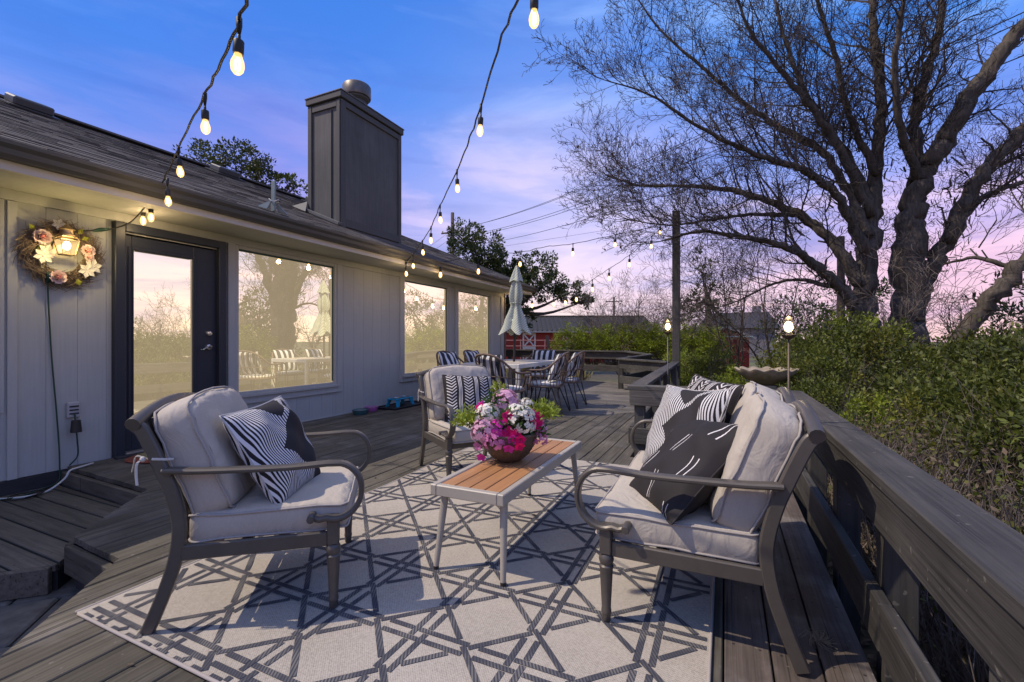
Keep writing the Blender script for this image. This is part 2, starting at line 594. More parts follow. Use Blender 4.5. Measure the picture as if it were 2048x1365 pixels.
ground_m = mat('ground litter', (.085, .072, .045), .95, grain=(9, 9, 9), amt=.5, big=.25, bigamt=.3, second=(.11, .13, .035), sec_scale=.12, sec_rng=(.45, .6), bump=.6)
stone_m = mat('cast stone', (.33, .27, .20), .9, grain=(9, 9, 4), amt=.35, big=4, bigamt=.25, second=(.17, .16, .06), sec_scale=6, sec_rng=(.5, .7), bump=.4)
paver_m = mat('paver', (.125, .115, .10), .9, grain=(14, 14, 14), amt=.45, big=2, bigamt=.25, rand=.2, bump=.6)
barn_red = mat('barn red', (.32, .035, .022), .7, grain=(1, 1, 8), amt=.12)
barn_roof = mat('barn metal roof', (.040, .038, .036), .75, metal=0, grain=(2, 2, 2), amt=.1)
barn_white = mat('barn white trim', (.66, .60, .52), .6)
silver = mat('door hardware', (.62, .60, .58), .25, metal=.9)


nt = fabric.node_tree          # creases and slack in the cloth
pb = nt.nodes['Principled BSDF']
ob_ = nd(nt, 'ShaderNodeTexCoord').outputs['Object']
cr = nd(nt, 'ShaderNodeTexNoise', Vector=nd(nt, 'ShaderNodeMapping', Vector=ob_, Scale=(9, 9, 5)).outputs[0], Scale=1., Detail=3, Roughness=.5, Distortion=1.6)
b0 = pb.inputs['Normal'].links[0].from_node
b1 = nd(nt, 'ShaderNodeBump', Strength=.55, Distance=.02, Height=cr.outputs[0])
nt.links.new(b1.outputs[0], b0.inputs['Normal'])


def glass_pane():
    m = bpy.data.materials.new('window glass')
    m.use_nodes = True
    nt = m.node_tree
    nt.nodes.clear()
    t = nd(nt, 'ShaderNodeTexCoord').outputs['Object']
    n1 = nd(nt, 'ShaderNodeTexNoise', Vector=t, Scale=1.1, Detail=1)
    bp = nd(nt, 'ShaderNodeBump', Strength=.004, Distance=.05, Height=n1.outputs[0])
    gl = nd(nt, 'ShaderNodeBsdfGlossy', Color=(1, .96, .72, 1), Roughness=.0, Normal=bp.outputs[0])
    em = nd(nt, 'ShaderNodeEmission', Color=(1, .78, .48, 1), Strength=.25)       # warm glow added to the panes to brighten their reflections
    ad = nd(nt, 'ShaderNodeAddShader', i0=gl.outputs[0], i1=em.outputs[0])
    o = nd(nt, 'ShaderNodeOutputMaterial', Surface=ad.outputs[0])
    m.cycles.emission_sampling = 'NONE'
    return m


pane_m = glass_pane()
# ================================================================== ground and deck
rng = random.Random(7)
nr = np.random.default_rng(11)
mb = MB()
n = 48
mb.add([(0, 40, -.36)] + [(900 * math.cos(2 * math.pi * i / n), 40 + 900 * math.sin(2 * math.pi * i / n), -.36) for i in range(n)], [(0, i + 1, (i + 1) % n + 1) for i in range(n)])
tag(mb.build('ground', ground_m), kind='structure')


def clip(poly, a, b, c):
    """keep a*x+b*y<=c"""
    out = []
    for i in range(len(poly)):
        p, q = poly[i], poly[(i + 1) % len(poly)]
        dp, dq = a * p[0] + b * p[1] - c, a * q[0] + b * q[1] - c
        if dp <= 0: out.append(p)
        if dp * dq < 0:
            t = dp / (dp - dq)
            out.append((p[0] + t * (q[0] - p[0]), p[1] + t * (q[1] - p[1])))
    return out


def area(p): return abs(sum(p[i][0] * p[(i + 1) % len(p)][1] - p[(i + 1) % len(p)][0] * p[i][1] for i in range(len(p)))) / 2


def boards(root, poly, axis, w, z, m, off=0., gap=.006, th=.032, maxlen=3.4, edge=None):
    """deck boards along axis ('y' or 'x'), each one its own object"""
    k = 0 if axis == 'y' else 1
    lo, hi = min(p[k] for p in poly), max(p[k] for p in poly)
    i0 = math.floor((lo - off) / w)
    i1 = math.ceil((hi - off) / w)
    for i in range(i0, i1):
        a, b = off + i * w + gap / 2, off + (i + 1) * w - gap / 2
        e = (1, 0) if axis == 'y' else (0, 1)
        s = clip(clip(poly, e[0], e[1], b), -e[0], -e[1], -a)
        if len(s) < 3 or area(s) < .004: continue
        o = 1 - k
        l0, l1 = min(p[o] for p in s), max(p[o] for p in s)
        cuts = [l0]
        while l1 - cuts[-1] > maxlen * 1.25:
            cuts.append(cuts[-1] + rng.uniform(.6, 1.0) * maxlen if len(cuts) > 1 else l0 + rng.uniform(.35, 1.0) * maxlen)
        cuts.append(l1)
        for c0, c1 in zip(cuts[:-1], cuts[1:]):
            q = clip(clip(s, e[1], e[0], c1 - .002), -e[1], -e[0], -c0 - .002)
            if len(q) < 3 or area(q) < .002: continue
            dz = rng.uniform(-.0025, .0025)
            mb = MB()
            n = len(q)
            # chamfered top edge
            cx, cy_ = sum(p[0] for p in q) / n, sum(p[1] for p in q) / n
            ins = []
            for p in q:
                x, y = p
                if axis == 'y': x = min(max(x, a + .004), b - .004)
                else: y = min(max(y, a + .004), b - .004)
                ins.append((x, y))
            rs = [[(p[0], p[1], z - th + dz) for p in q], [(p[0], p[1], z - .004 + dz) for p in q], [(p[0], p[1], z + dz) for p in ins]]
            mb.rings(rs)
            mm = m if edge is None or not edge((a + b) / 2) else edge_y
            mb.build('board', mm, root, world=True)


deck = thing('deck', None, None, (-2, 4, -.03))
tag(deck, kind='structure')
main = [(-4.985, 1.9), (-3.71, 1.85), (-3.16, 1.23), (-2.65, 1.2), (-2.2, .68), (-1.35, -.25), (-.6, -1.1), (.425, -1.1), (.425, 4.2), (-.78, 4.2), (-.86, 7.2), (-2.25, 5.8), (-4.985, 8.55)]
boards(deck, main, 'y', .145, 0, deck_y, off=-.005, edge=lambda x: x > -.05)
dining = [(-.86, 7.2), (-2.25, 5.8), (-4.985, 8.55), (-4.985, 10.2), (-6.5, 10.2), (-6.5, 11.9), (-2.2, 11.9), (-1.55, 11.2), (-2.0, 10.0), (-.93, 9.5)]
boards(deck, dining, 'x', .145, 0, deck_x)
mb = MB()
mb.prism([(p[0] * .985 - .03, p[1] * .985 + .02) for p in main], -.30, -.05)
mb.build('joist_frame', dark_band, deck, world=True)
mb = MB()
mb.prism([(p[0] * .99 - .02, p[1] * .99 + .05) for p in dining], -.30, -.05)
mb.build('joist_frame', dark_band, deck, world=True)
# rim boards of the deck at the steps
for a, b in (((-4.985, 1.9), (-3.71, 1.85)), ((-3.71, 1.85), (-3.16, 1.23)), ((-3.16, 1.23), (-2.65, 1.2)), ((-2.65, 1.2), (-1.35, -.25))):
    mb = MB()
    d = Vector((b[0] - a[0], b[1] - a[1], 0)).normalized()
    nrm = Vector((d.y, -d.x, 0))
    if nrm.x > 0 and nrm.y > 0: nrm = -nrm
    A = Vector((*a, -.105)) + nrm * .021
    B = Vector((*b, -.105)) + nrm * .021
    mb.bar(A, B, .038, .14, b=.003)
    mb.build('rim_board', step_w, deck, world=True)
step = tag(thing('deck_step', None, None, (-4, 1.2, -.26)), kind='structure')
plat = [(-4.985, 1.83), (-3.75, 1.79), (-3.20, 1.17), (-3.40, .98), (-4.1, .28), (-4.985, .1)]
boards(step, plat, 'x', .145, -.13, step_w, gap=.012, off=.03)
mb = MB()
mb.prism([(p[0] * .99 - .04, p[1] * .985 + .03) for p in plat], -.33, -.165)
mb.build('step_frame', dark_band, step, world=True)
mb = MB()
mb.bar((-3.20, 1.15, -.20), (-4.12, .25, -.20), .038, .135, b=.003)
mb.build('rim_board', step_w, step, world=True)
pav = tag(thing('paved_path', None, None, (-3, .3, -.3)), kind='structure')
for i in range(9):
    for j in range(6):
        mb = MB()
        c, s = math.cos(.8), math.sin(.8)
        u, v = -1.2 + i * .41 + (j % 2) * .2, -1.2 + j * .41
        mb.box((0, 0, 0), (.40, .40, .06), b=.01)
        mb.v = [(-3.1 + c * (x + u) - s * (y + v), .25 + s * (x + u) + c * (y + v), -.30 + z + rng.uniform(-.002, .002)) for x, y, z in mb.v]
        mb.build('paver', paver_m, pav, world=True)

# ================================================================== house
WX = -5.0
house = thing('house', 'grey board sided single storey house with dark shingle roof along the deck', 'house', (-5, 3, -.3))


def wall_box(name, y0, y1, z0, z1, x0=-5.10, x1=WX, m=siding, b=.0014, par=house):
    return MB().box(((x0 + x1) / 2, (y0 + y1) / 2, (z0 + z1) / 2), (x1 - x0, y1 - y0, z1 - z0), b=b).build(name, m, par, world=True)


openings = [(2.21, 3.22, -.02, 2.13), (3.345, 4.825, .43, 2.14), (6.30, 7.72, .45, 2.14), (8.05, 9.52, .45, 2.14)]
y = -2.43
while y < 10.18:
    y1 = min(y + .2, 10.19)
    spans = [(-.02, 2.24)]
    hit = [o for o in openings if o[0] < y1 - .01 and o[1] > y + .01]
    cuts = sorted(set([y, y1] + [c for o in hit for c in o[:2] if y < c < y1]))
    for c0, c1 in zip(cuts[:-1], cuts[1:]):
        mid = (c0 + c1) / 2
        ho = [o for o in openings if o[0] < mid < o[1]]
        zs = [(-.02, 2.24)] if not ho else [(-.02, ho[0][2]), (ho[0][3], 2.24)]
        for z0, z1 in zs:
            if z1 - z0 > .03 and c1 - c0 > .012:
                wall_box('siding_board', c0 + .0007, c1 - .0007, z0, z1)
    y = y1
# room behind the boards, foundation, frieze and corner trim
MB().box((-7.6, 3.9, 1.1), (4.96, 12.5, 2.6)).build('core', dark_band, house, world=True)
wall_box('sill_band', -2.4, 2.2, -.33, -.025, -5.1, -4.985, m=dark_band)
wall_box('frieze_board', -2.4, 10.2, 2.135, 2.215, -5.02, -4.975, m=trim)
wall_box('corner_trim', 10.06, 10.21, -.02, 2.13, -5.12, -4.972, m=trim)
wall_box('batten', 1.545, 1.60, -.02, 2.13, -5.02, -4.983, m=trim)
wall_box('batten', .60, 1.53, .50, 2.13, -5.02, -4.988, m=siding)
wall_box('base_trim', 3.3, 10.05, -.02, .012, -5.0, -4.962, m=trim)
MB().box((-7.5, 10.23, 1.1), (5.1, .05, 2.7)).build('end_wall', mat('brick wall', (.17, .12, .10), .9, grain=(4, 4, 14), amt=.4), house, world=True)
# soffit, fascia, gutter
wall_box('soffit', -2.5, 10.68, 2.216, 2.236, -5.0, -4.45, m=trim)
wall_box('fascia', -2.5, 10.70, 2.212, 2.30, -4.45, -4.42, m=fascia_m)
prof = [(-4.419, 2.385), (-4.419, 2.275), (-4.36, 2.275), (-4.335, 2.30), (-4.325, 2.335), (-4.30, 2.36), (-4.295, 2.385), (-4.302, 2.385), (-4.315, 2.35), (-4.35, 2.30), (-4.405, 2.29), (-4.410, 2.385)]
MB().prism(prof, -2.5, 10.72, 'y').build('gutter', gut_m, house, world=True)
wall_box('drip_edge', -2.5, 10.72, 2.365, 2.385, -4.44, -4.34, m=gut_m, b=.002)


def roofz(x): return 2.385 + .4167 * (-4.34 - x)


slope = math.atan(.4167)
roof = MB().add([(-4.34, -2.5, 2.37), (-4.34, 10.72, 2.37), (-9.8, 10.72, roofz(-9.8) - .015), (-9.8, -2.5, roofz(-9.8) - .015), (-15.2, -2.5, 2.37), (-15.2, 10.72, 2.37), (-4.34, -2.5, 2.33), (-4.34, 10.72, 2.33), (-9.8, 10.72, roofz(-9.8) - .07), (-9.8, -2.5, roofz(-9.8) - .07), (-15.2, -2.5, 2.33), (-15.2, 10.72, 2.33)],
                [(0, 1, 2, 3), (3, 2, 5, 4), (6, 7, 8, 9), (9, 8, 11, 10), (0, 1, 7, 6), (1, 2, 8, 7), (2, 5, 11, 8), (0, 3, 9, 6), (3, 4, 10, 9)]).build('roof', shingle_m, house, world=True)
MB().bar((-4.30, 10.73, 2.31), (-9.8, 10.73, roofz(-9.8) - .075), .03, .14).build('rake_board', gut_m, house, world=True)
MB().add([(-5.0, 10.2, 2.2), (-14.6, 10.2, 2.2), (-9.8, 10.2, 4.55)], [(0, 1, 2)]).build('gable', siding, house, world=True)
tabs = []
sx, sz = -math.cos(slope), math.sin(slope)
for c in range(42):
    s0 = c * .142
    y = -2.5 + rng.uniform(-.3, 0)
    while y < 10.72:
        w = rng.uniform(.20, .38)
        y0, y1 = max(y + .004, -2.5), min(y + w, 10.72)
        y += w
        if y1 - y0 < .05: continue
        h = rng.uniform(.006, .013)
        tabs.append((s0 - .012 + rng.uniform(-.004, .004), s0 + .15, y0, y1, h))


def shingle(mb, t):
    s0, s1, y0, y1, h = t
    up = (-sz * -1 * 0 + sz, 0, math.cos(slope))
    P = lambda s, y, k: (-4.34 + sx * s + sz * k, y, 2.372 + sz * s + math.cos(slope) * k)
    mb.add([P(s0, y0, 0), P(s0, y1, 0), P(s0, y1, h), P(s0, y0, h), P(s1, y0, .002), P(s1, y1, .002)], [(0, 1, 2, 3), (3, 2, 5, 4), (0, 3, 4), (1, 5, 2)])


def size_key(t):
    x, z = -4.34 + sx * t[0], 2.372 + sz * t[0]
    yc = (t[2] + t[3]) / 2
    d = -.422 * x + .906 * yc
    if d < 1.5: return 0
    u = (.906 * x + .422 * yc) / d
    if abs(u) > 1.17: return 0
    return 1 / d
tabs.sort(key=size_key, reverse=True)
for t in tabs[:290]:
    mb = MB()
    shingle(mb, t)
    mb.build('shingle', shingle_m, roof, world=True, flip=True)
mb = MB()
for t in tabs[290:]: shingle(mb, t)
tag(mb.build('shingles', shingle_m, roof, world=True, flip=True), kind='stuff')
MB().bar((-9.8, -2.5, roofz(-9.8) + .02), (-9.8, 10.72, roofz(-9.8) + .02), .22, .03).build('ridge_cap', shingle_m, roof, world=True)
for yy in (3.1, 6.0, 8.3):
    x = -9.25
    m_ = Matrix.Rotation(slope, 3, 'Y')
    mb = MB().box((x, yy, roofz(x) + .09), (.34, .44, .12), m_, b=.02).box((x, yy, roofz(x) + .02), (.46, .56, .02), m_)
    mb.build('roof_vent', gut_m, house, world=True)

# chimney
CX0, CX1, CY0, CY1, CZ = -6.2, -5.5, 5.41, 6.88, 4.95
chim = MB().box(((CX0 + CX1) / 2, (CY0 + CY1) / 2, 3.75), (CX1 - CX0 - .02, CY1 - CY0 - .02, 2.4)).build('chimney', chim_m, house, world=True)
for y0, y1 in ((CY0, CY0 + .09), (CY1 - .08, CY1)):
    MB().box((CX1 + .004, (y0 + y1) / 2, 3.83), (.028, y1 - y0, 2.10), b=.003).build('trim_board', chim_t, chim, world=True)
MB().bar((CX1 + .005, CY0 + .09, 2.94), (CX1 + .005, CY1 - .08, 2.94), .026, .13, b=.003).build('trim_board', chim_t, chim, world=True)
MB().bar((CX1 + .004, CY0 + .09, 4.83), (CX1 + .004, CY1 - .08, 4.83), .026, .09, b=.003).build('trim_board', chim_t, chim, world=True)
for x0, x1 in ((CX0 - .01, CX0 + .07), (CX1 - .08, CX1 - .012)):
    MB().box(((x0 + x1) / 2, CY0 - .004, 3.9), (x1 - x0, .028, 1.96), b=.003).build('trim_board', chim_t, chim, world=True)
MB().box(((CX0 + CX1) / 2, CY0 - .003, 4.82), (CX1 - CX0 - .17, .026, .09), b=.003).build('trim_board', chim_t, chim, world=True)
MB().box((CX1 - .20, CY0 + .002, 3.85), (.008, .02, 1.8)).build('panel_joint', dark_band, chim, world=True)
MB().box(((CX0 + CX1) / 2, (CY0 + CY1) / 2, CZ), (CX1 - CX0 + .08, CY1 - CY0 + .08, .10), b=.008).build('cap', chim_t, chim, world=True)
MB().box(((CX0 + CX1) / 2, (CY0 + CY1) / 2, CZ + .058), (CX1 - CX0 + .10, CY1 - CY0 + .10, .02), b=.004).build('cap_flashing', flue_m, chim, world=True)
MB().lathe([(.16, 0), (.165, .22), (.19, .24), (.21, .26), (.21, .30), (.165, .30)], 24, (-5.85, 6.12, CZ + .06)).build('flue', chim_m, chim, smooth='auto', world=True)
MB().lathe([(.19, .28), (.235, .29), (.24, .31), (.24, .48), (.225, .50), (.19, .52), (.05, .53)], 24, (-5.85, 6.12, CZ + .06)).build('flue_cap', flue_m, chim, smooth='auto', world=True)
MB().bar((-6.28, CY0 - .05, roofz(-6.28) + .03), (-5.46, CY0 - .05, roofz(-5.46) + .03), .09, .05, b=.004).build('flashing', mat('flashing', (.12, .12, .115), .6, grain=(6, 6, 6), amt=.2), chim, world=True)
MB().add([(-6.4, CY0 - .16, roofz(-6.4) + .01), (-6.1, CY0 - .16, roofz(-6.1) + .01), (-6.22, CY0 - .02, roofz(-6.22) + .17), (-6.4, CY0 + .1, roofz(-6.4) + .02)], [(0, 1, 2), (0, 2, 3), (1, 3, 2), (0, 3, 1)]).build('cricket', mat('flashing', (.2, .2, .2)), chim, world=True)

# antenna mast mount on the roof
am = thing('antenna_mount', 'grey metal antenna mount with short mast standing on the roof', 'antenna mount', (-4.72, 3.62, roofz(-4.72)))
MB().bar((-4.72, 3.62, roofz(-4.72)), (-4.74, 3.64, roofz(-4.72) + .36), .065, .02, up=(0, 1, 0), b=.004).build('mast', mat('zinc', (.20, .235, .225), .5, metal=.4, grain=(8, 8, 8), amt=.2), am, world=True)
mb = MB()
for s in (-1, 1):
    p = Vector((-4.72, 3.62 + .13 * s, roofz(-4.72) + .01))
    mb.add([p + Vector((0, -.07, 0)), p + Vector((0, .07, 0)), p + Vector((.06, 0, -.02)), Vector((-4.72, 3.62 + .02 * s, roofz(-4.72) + .13)), p + Vector((-.06, 0, .03))], [(0, 1, 3), (0, 2, 3), (1, 2, 3), (0, 4, 3), (1, 4, 3), (0, 1, 2), (0, 1, 4)])
mb.build('bracket', mat('zinc', (1, 1, 1)), am, world=True)
MB().tube([(-4.71 + .05 * math.cos(t), 3.62 + .05 * math.sin(t), roofz(-4.72) + .12 + .02 * math.sin(2 * t)) for t in np.linspace(0, 6.2, 16)], .006, 5).build('cable_coil', white_cord, am, world=True)


# windows and door
def window(y0, y1, z0, z1):
    fr = MB()
    t = .075
    for a in ((y0 - .0, y0 + .045, z0, z1), (y1 - .045, y1, z0, z1), (y0, y1, z1 - .045, z1), (y0, y1, z0, z0 + .05)):
        pass
    w = MB()
    w.box((-5.015, y0 + .02, (z0 + z1) / 2), (.07, .04, z1 - z0 - .002), b=.004)
    w.box((-5.015, y1 - .02, (z0 + z1) / 2), (.07, .04, z1 - z0 - .002), b=.004)
    w.box((-5.0152, (y0 + y1) / 2, z1 - .02), (.068, y1 - y0 - .08, .04), b=.004)
    w.box((-5.0152, (y0 + y1) / 2, z0 + .02), (.068, y1 - y0 - .08, .04), b=.004)
    win = w.build('window', trim, house, world=True)
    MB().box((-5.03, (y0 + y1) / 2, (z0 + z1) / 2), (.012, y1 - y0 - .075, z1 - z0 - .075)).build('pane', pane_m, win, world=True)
    g = MB()
    gm = mat('window gasket', (.02, .06, .06), .5)
    yy0, yy1, zz0, zz1 = y0 + .04, y1 - .04, z0 + .04, z1 - .04
    g.box((-5.018, (yy0 + yy1) / 2, zz1 - .010), (.014, yy1 - yy0, .02)).box((-5.018, yy0 + .006, (zz0 + zz1) / 2), (.013, .012, zz1 - zz0 - .04)).box((-5.018, yy1 - .006, (zz0 + zz1) / 2), (.013, .012, zz1 - zz0 - .04))
    g.build('gasket', gm, win, world=True)
    for (a, b, c, d) in ((y0 - .085, y0 - .002, z0 - .10, z1), (y1 + .002, y1 + .085, z0 - .10, z1)):
        wall_box('trim', a, b, c, d, -5.0, -4.974, m=trim, par=win)
    wall_box('sill', y0 - .0, y1 + .0, z0 - .10, z0 - .002, -5.0, -4.972, m=trim, par=win)
    wall_box('sill_nose', y0 - .03, y1 + .03, z0 - .022, z0 + .006, -4.9995, -4.945, m=trim, par=win)


window(3.345, 4.825, .43, 2.135)
window(6.30, 7.72, .45, 2.135)
window(8.05, 9.52, .45, 2.135)
# door
df = MB()
df.box((-5.0, 2.25, 1.055), (.12, .08, 2.15), b=.006).box((-5.0, 3.18, 1.055), (.12, .08, 2.15), b=.006).box((-5.0, 2.715, 2.09), (.118, .85, .08), b=.006)
door = df.build('door', navy, house, world=True)
ds = MB()
yA, yB, zA, zB = 2.36, 2.905, .30, 1.90
ds.box((-5.02, (2.29 + yA) / 2, 1.03), (.045, yA - 2.29, 1.99), b=.003).box((-5.02, (yB + 3.14) / 2, 1.03), (.045, 3.14 - yB, 1.99), b=.003)
ds.box((-5.0202, (yA + yB) / 2, (zB + 2.025) / 2), (.044, yB - yA, 2.025 - zB), b=.003).box((-5.0202, (yA + yB) / 2, (zA + .035) / 2), (.044, yB - yA, zA - .035), b=.003)
ds.build('door_leaf', navy, door, world=True)
fm = MB()
for k, (w_, px) in enumerate(((.03, .012), (.012, .02))):
    q = .0 if k == 0 else .03
    fm.box((-5.0 + .0, yA + q - .0 + w_ / 2 - .03, (zA + zB) / 2), (px * 2, w_, zB - zA + .06 - 2 * q), b=.003).box((-5.0, yB - q - w_ / 2 + .03, (zA + zB) / 2), (px * 2, w_, zB - zA + .06 - 2 * q), b=.003)
    fm.box((-5.0, (yA + yB) / 2, zB - q - w_ / 2 + .03), (px * 2 - .001, yB - yA - 2 * q, w_), b=.003).box((-5.0, (yA + yB) / 2, zA + q + w_ / 2 - .03), (px * 2 - .001, yB - yA - 2 * q, w_), b=.003)
fm.build('glass_moulding', navy, door, world=True)
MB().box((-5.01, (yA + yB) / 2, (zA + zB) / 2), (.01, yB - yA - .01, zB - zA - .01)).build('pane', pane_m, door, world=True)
MB().box((-4.97, 2.715, .018), (.11, .86, .03), b=.004).build('threshold', mat('threshold', (.32, .30, .27), .4, metal=.5), door, world=True)
MB().box((-4.90, 2.715, -.0), (.06, 1.05, .04), b=.006).build('sill_plate', dark_band, door, world=True)
MB().box((-4.995, 2.715, 2.045), (.01, .85, .010)).build('weather_strip', white_cord, door, world=True)
mb = MB().lathe([(.002, .034), (.022, .032), (.030, .02), (.032, 0)], 16)
mb.v = [(-4.997 + z, 3.055 + x, 1.13 + y) for x, y, z in mb.v]
mb.build('deadbolt', silver, door, smooth='auto', world=True)
mb = MB().lathe([(.002, .028), (.028, .022), (.033, 0)], 16)
mb.v = [(-4.997 + z, 3.055 + x, .985 + y) for x, y, z in mb.v]
mb.tube(smooth_path([(-4.97, 3.055, .985), (-4.94, 3.06, .988), (-4.93, 3.03, .992), (-4.93, 2.99, .975), (-4.93, 2.96, .96), (-4.935, 2.94, .965)], 4), [.010] * 8 + [.008] * 8 + [.005] * 5, 8)
mb.build('lever_handle', silver, door, smooth='auto', world=True)
# outlet box
ob = MB().box((-4.985, 1.935, .47), (.035, .085, .13), b=.006).build('outlet_box', mat('outlet', (.36, .36, .36), .5), house, world=True)
MB().box((-4.965, 1.935, .50), (.006, .06, .012)).box((-4.965, 1.935, .47), (.006, .06, .012)).box((-4.965, 1.935, .44), (.006, .06, .012)).build('outlet_slot', dark_band, ob, world=True)

# ================================================================== railings
near = thing('deck_railing', 'weathered low timber railing along the near right deck edge behind the loveseat', 'railing', (.5, 2, -.3))


def post(root, x, y, z0, z1, s=.089, name='post', m=rail_z):
    return MB().box((x, y, (z0 + z1) / 2), (s, s, z1 - z0), b=.004).build(name, m, root, world=True)


for yy in (-.4, .45, 1.15, 1.875, 2.56, 3.3, 3.98):
    post(near, .507, yy, -.34, .608)


def lum(root, name, p0, p1, w, h, m, b=.004):
    return MB().bar(p0, p1, w, h, b=b).build(name, m, root, world=True)


Z0 = .63
lum(near, 'cap', (.487, -1.0, Z0), (.487, 2.74, Z0), .15, .038, rail_y)
lum(near, 'cap', (.487, 2.746, Z0), (.487, 4.32, Z0), .15, .038, rail_y)
lum(near, 'rail', (.441, -1.0, .541), (.441, 3.3, .541), .038, .137, rail_y)
lum(near, 'rail', (.441, 3.305, .541), (.441, 4.16, .541), .038, .137, rail_y)
lum(near, 'rail', (.441, -1.0, .18), (.441, 1.72, .18), .038, .15, rail_y)
lum(near, 'rail', (.439, 1.725, .18), (.439, 4.15, .18), .038, .15, rail_y)
# short return across the deck
lum(near, 'cap', (.41, 4.25, Z0), (-.80, 4.25, Z0), .15, .038, rail_x)
lum(near, 'rail', (.42, 4.195, .541), (-.775, 4.195, .541), .038, .137, rail_x)
lum(near, 'rail', (.42, 4.195, .20), (-.79, 4.195, .20), .038, .14, rail_x)
post(near, -.70, 4.26, -.34, .608)
post(near, -.30, 4.262, -.34, .608)
post(near, .10, 4.262, -.34, .608)
# run out towards the tall post
lum(near, 'cap', (-.725, 4.33, Z0 + .001), (-.87, 9.42, Z0 + .001), .15, .038, rail_y)
lum(near, 'rail', (-.780, 4.28, .541), (-.905, 9.4, .541), .038, .137, rail_y)
lum(near, 'rail', (-.780, 4.28, .20), (-.905, 9.4, .20), .038, .14, rail_y)
for k in range(1, 4): post(near, -.70 - .03 * k, 4.3 + 1.3 * k, -.34, .608)
far = thing('deck_railing', 'weathered timber railing round the far dining end of the deck in front of the barn', 'railing', (-2, 11, -.3))
pts = [(-1.02, 9.50, .63), (-2.06, 9.95, .66), (-1.62, 11.3, .72), (-2.25, 11.75, .78), (-6.6, 11.95, .80)]
for a, b in zip(pts[:-1], pts[1:]):
    A, B = Vector(a), Vector(b)
    mm = rail_x if abs(A.x - B.x) > abs(A.y - B.y) else rail_y
    d = (B - A).normalized()
    lum(far, 'cap', A, B + d * .05, .15, .038, mm)
    o = Vector((0, 0, -.11))
    lum(far, 'rail', A + o, B + o, .038, .18, mm)
    o = Vector((0, 0, -.44))
    lum(far, 'rail', A + o, B + o, .038, .16, mm)
    nn = max(1, round((B - A).length / 1.1))
    for k in range(nn + (1 if b == pts[-1] else 0)):
        p = A.lerp(B, (k + .12) / nn)
        q = d.cross(Vector((0, 0, 1)))
        if q.y < 0: q = -q
        post(far, p.x + q.x * .075, p.y + q.y * .075, -.34, p.z - .02, .10)
tp = post(None, -.87, 9.52, -.34, 3.6, .14, 'tall_post', rail_z)
tp.location = (-.87, 9.52, -.34)
for v in tp.data.vertices: v.co -= Vector((-.87, 9.52, -.34))
tag(tp, 'tall square timber post rising from the railing and holding the string lights', 'post')
# ================================================================== soft goods
def cushion(w, h, t, r=.035, bulge=.02, arch=0., n=14, seed=1, wr=.004, lean_dep=0.):
    """box cushion: x across (w), y up the face (h), z thickness (t), arched upper edge, puffed faces"""
    rn = np.random.default_rng(seed)
    ph = rn.uniform(0, 6.28, 12)
    hx, hy, hz = w / 2, h / 2, t / 2

    def deform(p):
        x, y, z = p
        u, v = x / hx, y / hy
        k = max(0, 1 - u * u) * max(0, 1 - v * v)
        z += (1 if z > 0 else -1) * bulge * k * (abs(z) / hz)
        y += arch * max(0, 1 - (u * u) ** 1.3) * (v + 1) / 2
        e = wr * (math.sin(9 * u + ph[0] + 2 * v) * math.sin(7 * v + ph[1]) + .7 * math.sin(17 * v + ph[2] + 5 * u) * (v * v) + .6 * math.sin(23 * u + ph[3]) * max(0, v) ** 3)
        z += e * (1 if z > 0 else -1)
        return (x, y, z)
    mb = MB()
    for ax in range(3):
        for sg in (-1, 1):
            nu, nv = (n, n) if ax == 2 else (n, 4)
            o1, o2 = [(1, 2), (0, 2), (0, 1)][ax]
            g = []
            for i in range(nu + 1):
                for j in range(nv + 1):
                    q = [0, 0, 0]
                    q[ax] = sg
                    q[o1] = math.sin((2 * i / nu - 1) * math.pi / 2 * .98) / math.sin(math.pi / 2 * .98)
                    q[o2] = 2 * j / nv - 1
                    P = np.array([q[0] * hx, q[1] * hy, q[2] * hz])
                    I = np.clip(P, [-hx + r, -hy + r, -hz + r * .8], [hx - r, hy - r, hz - r * .8])
                    dlt = P - I
                    L = np.linalg.norm(dlt)
                    if L > 1e-6: P = I + dlt / L * min(L, r)
                    g.append(deform(P))
            fs = []
            for i in range(nu):
                for j in range(nv):
                    a = i * (nv + 1) + j
                    fs.append((a, a + 1, a + nv + 2, a + nv + 1))
            mb.add(g, fs)
    # weld
    key = {}
    idx = []
    vs = []
    for v in mb.v:
        k = (round(v[0], 5), round(v[1], 5), round(v[2], 5))
        if k not in key:
            key[k] = len(vs)
            vs.append(v)
        idx.append(key[k])
    mb.f = [tuple(dict.fromkeys(idx[i] for i in f)) for f in mb.f]
    mb.f = [f for f in mb.f if len(f) > 2]
    mb.v = vs
    pip = MB()
    for sg in (-1, 1):
        pts = []
        rc = r * .9
        for cx, cy, a0 in ((hx - rc, hy - rc, 0), (-hx + rc, hy - rc, 90), (-hx + rc, -hy + rc, 180), (hx - rc, -hy + rc, 270)):
            for k in range(5):
                a = R(a0 + k * 22.5)
                pts.append((cx + rc * math.cos(a), cy + rc * math.sin(a)))
        full = []
        for i in range(len(pts)):
            p, q = pts[i], pts[(i + 1) % len(pts)]
            m = 6 if math.dist(p, q) > .1 else 1
            for k in range(m): full.append((p[0] + (q[0] - p[0]) * k / m, p[1] + (q[1] - p[1]) * k / m))
        pip.tube([deform((x * .995, y * .995, sg * (hz - r * .30))) for x, y in full], .0045, 6, closed=True)
    return mb, pip


def xf(mb, m):
    mb.v = [tuple(m @ Vector(v)) for v in mb.v]
    return mb


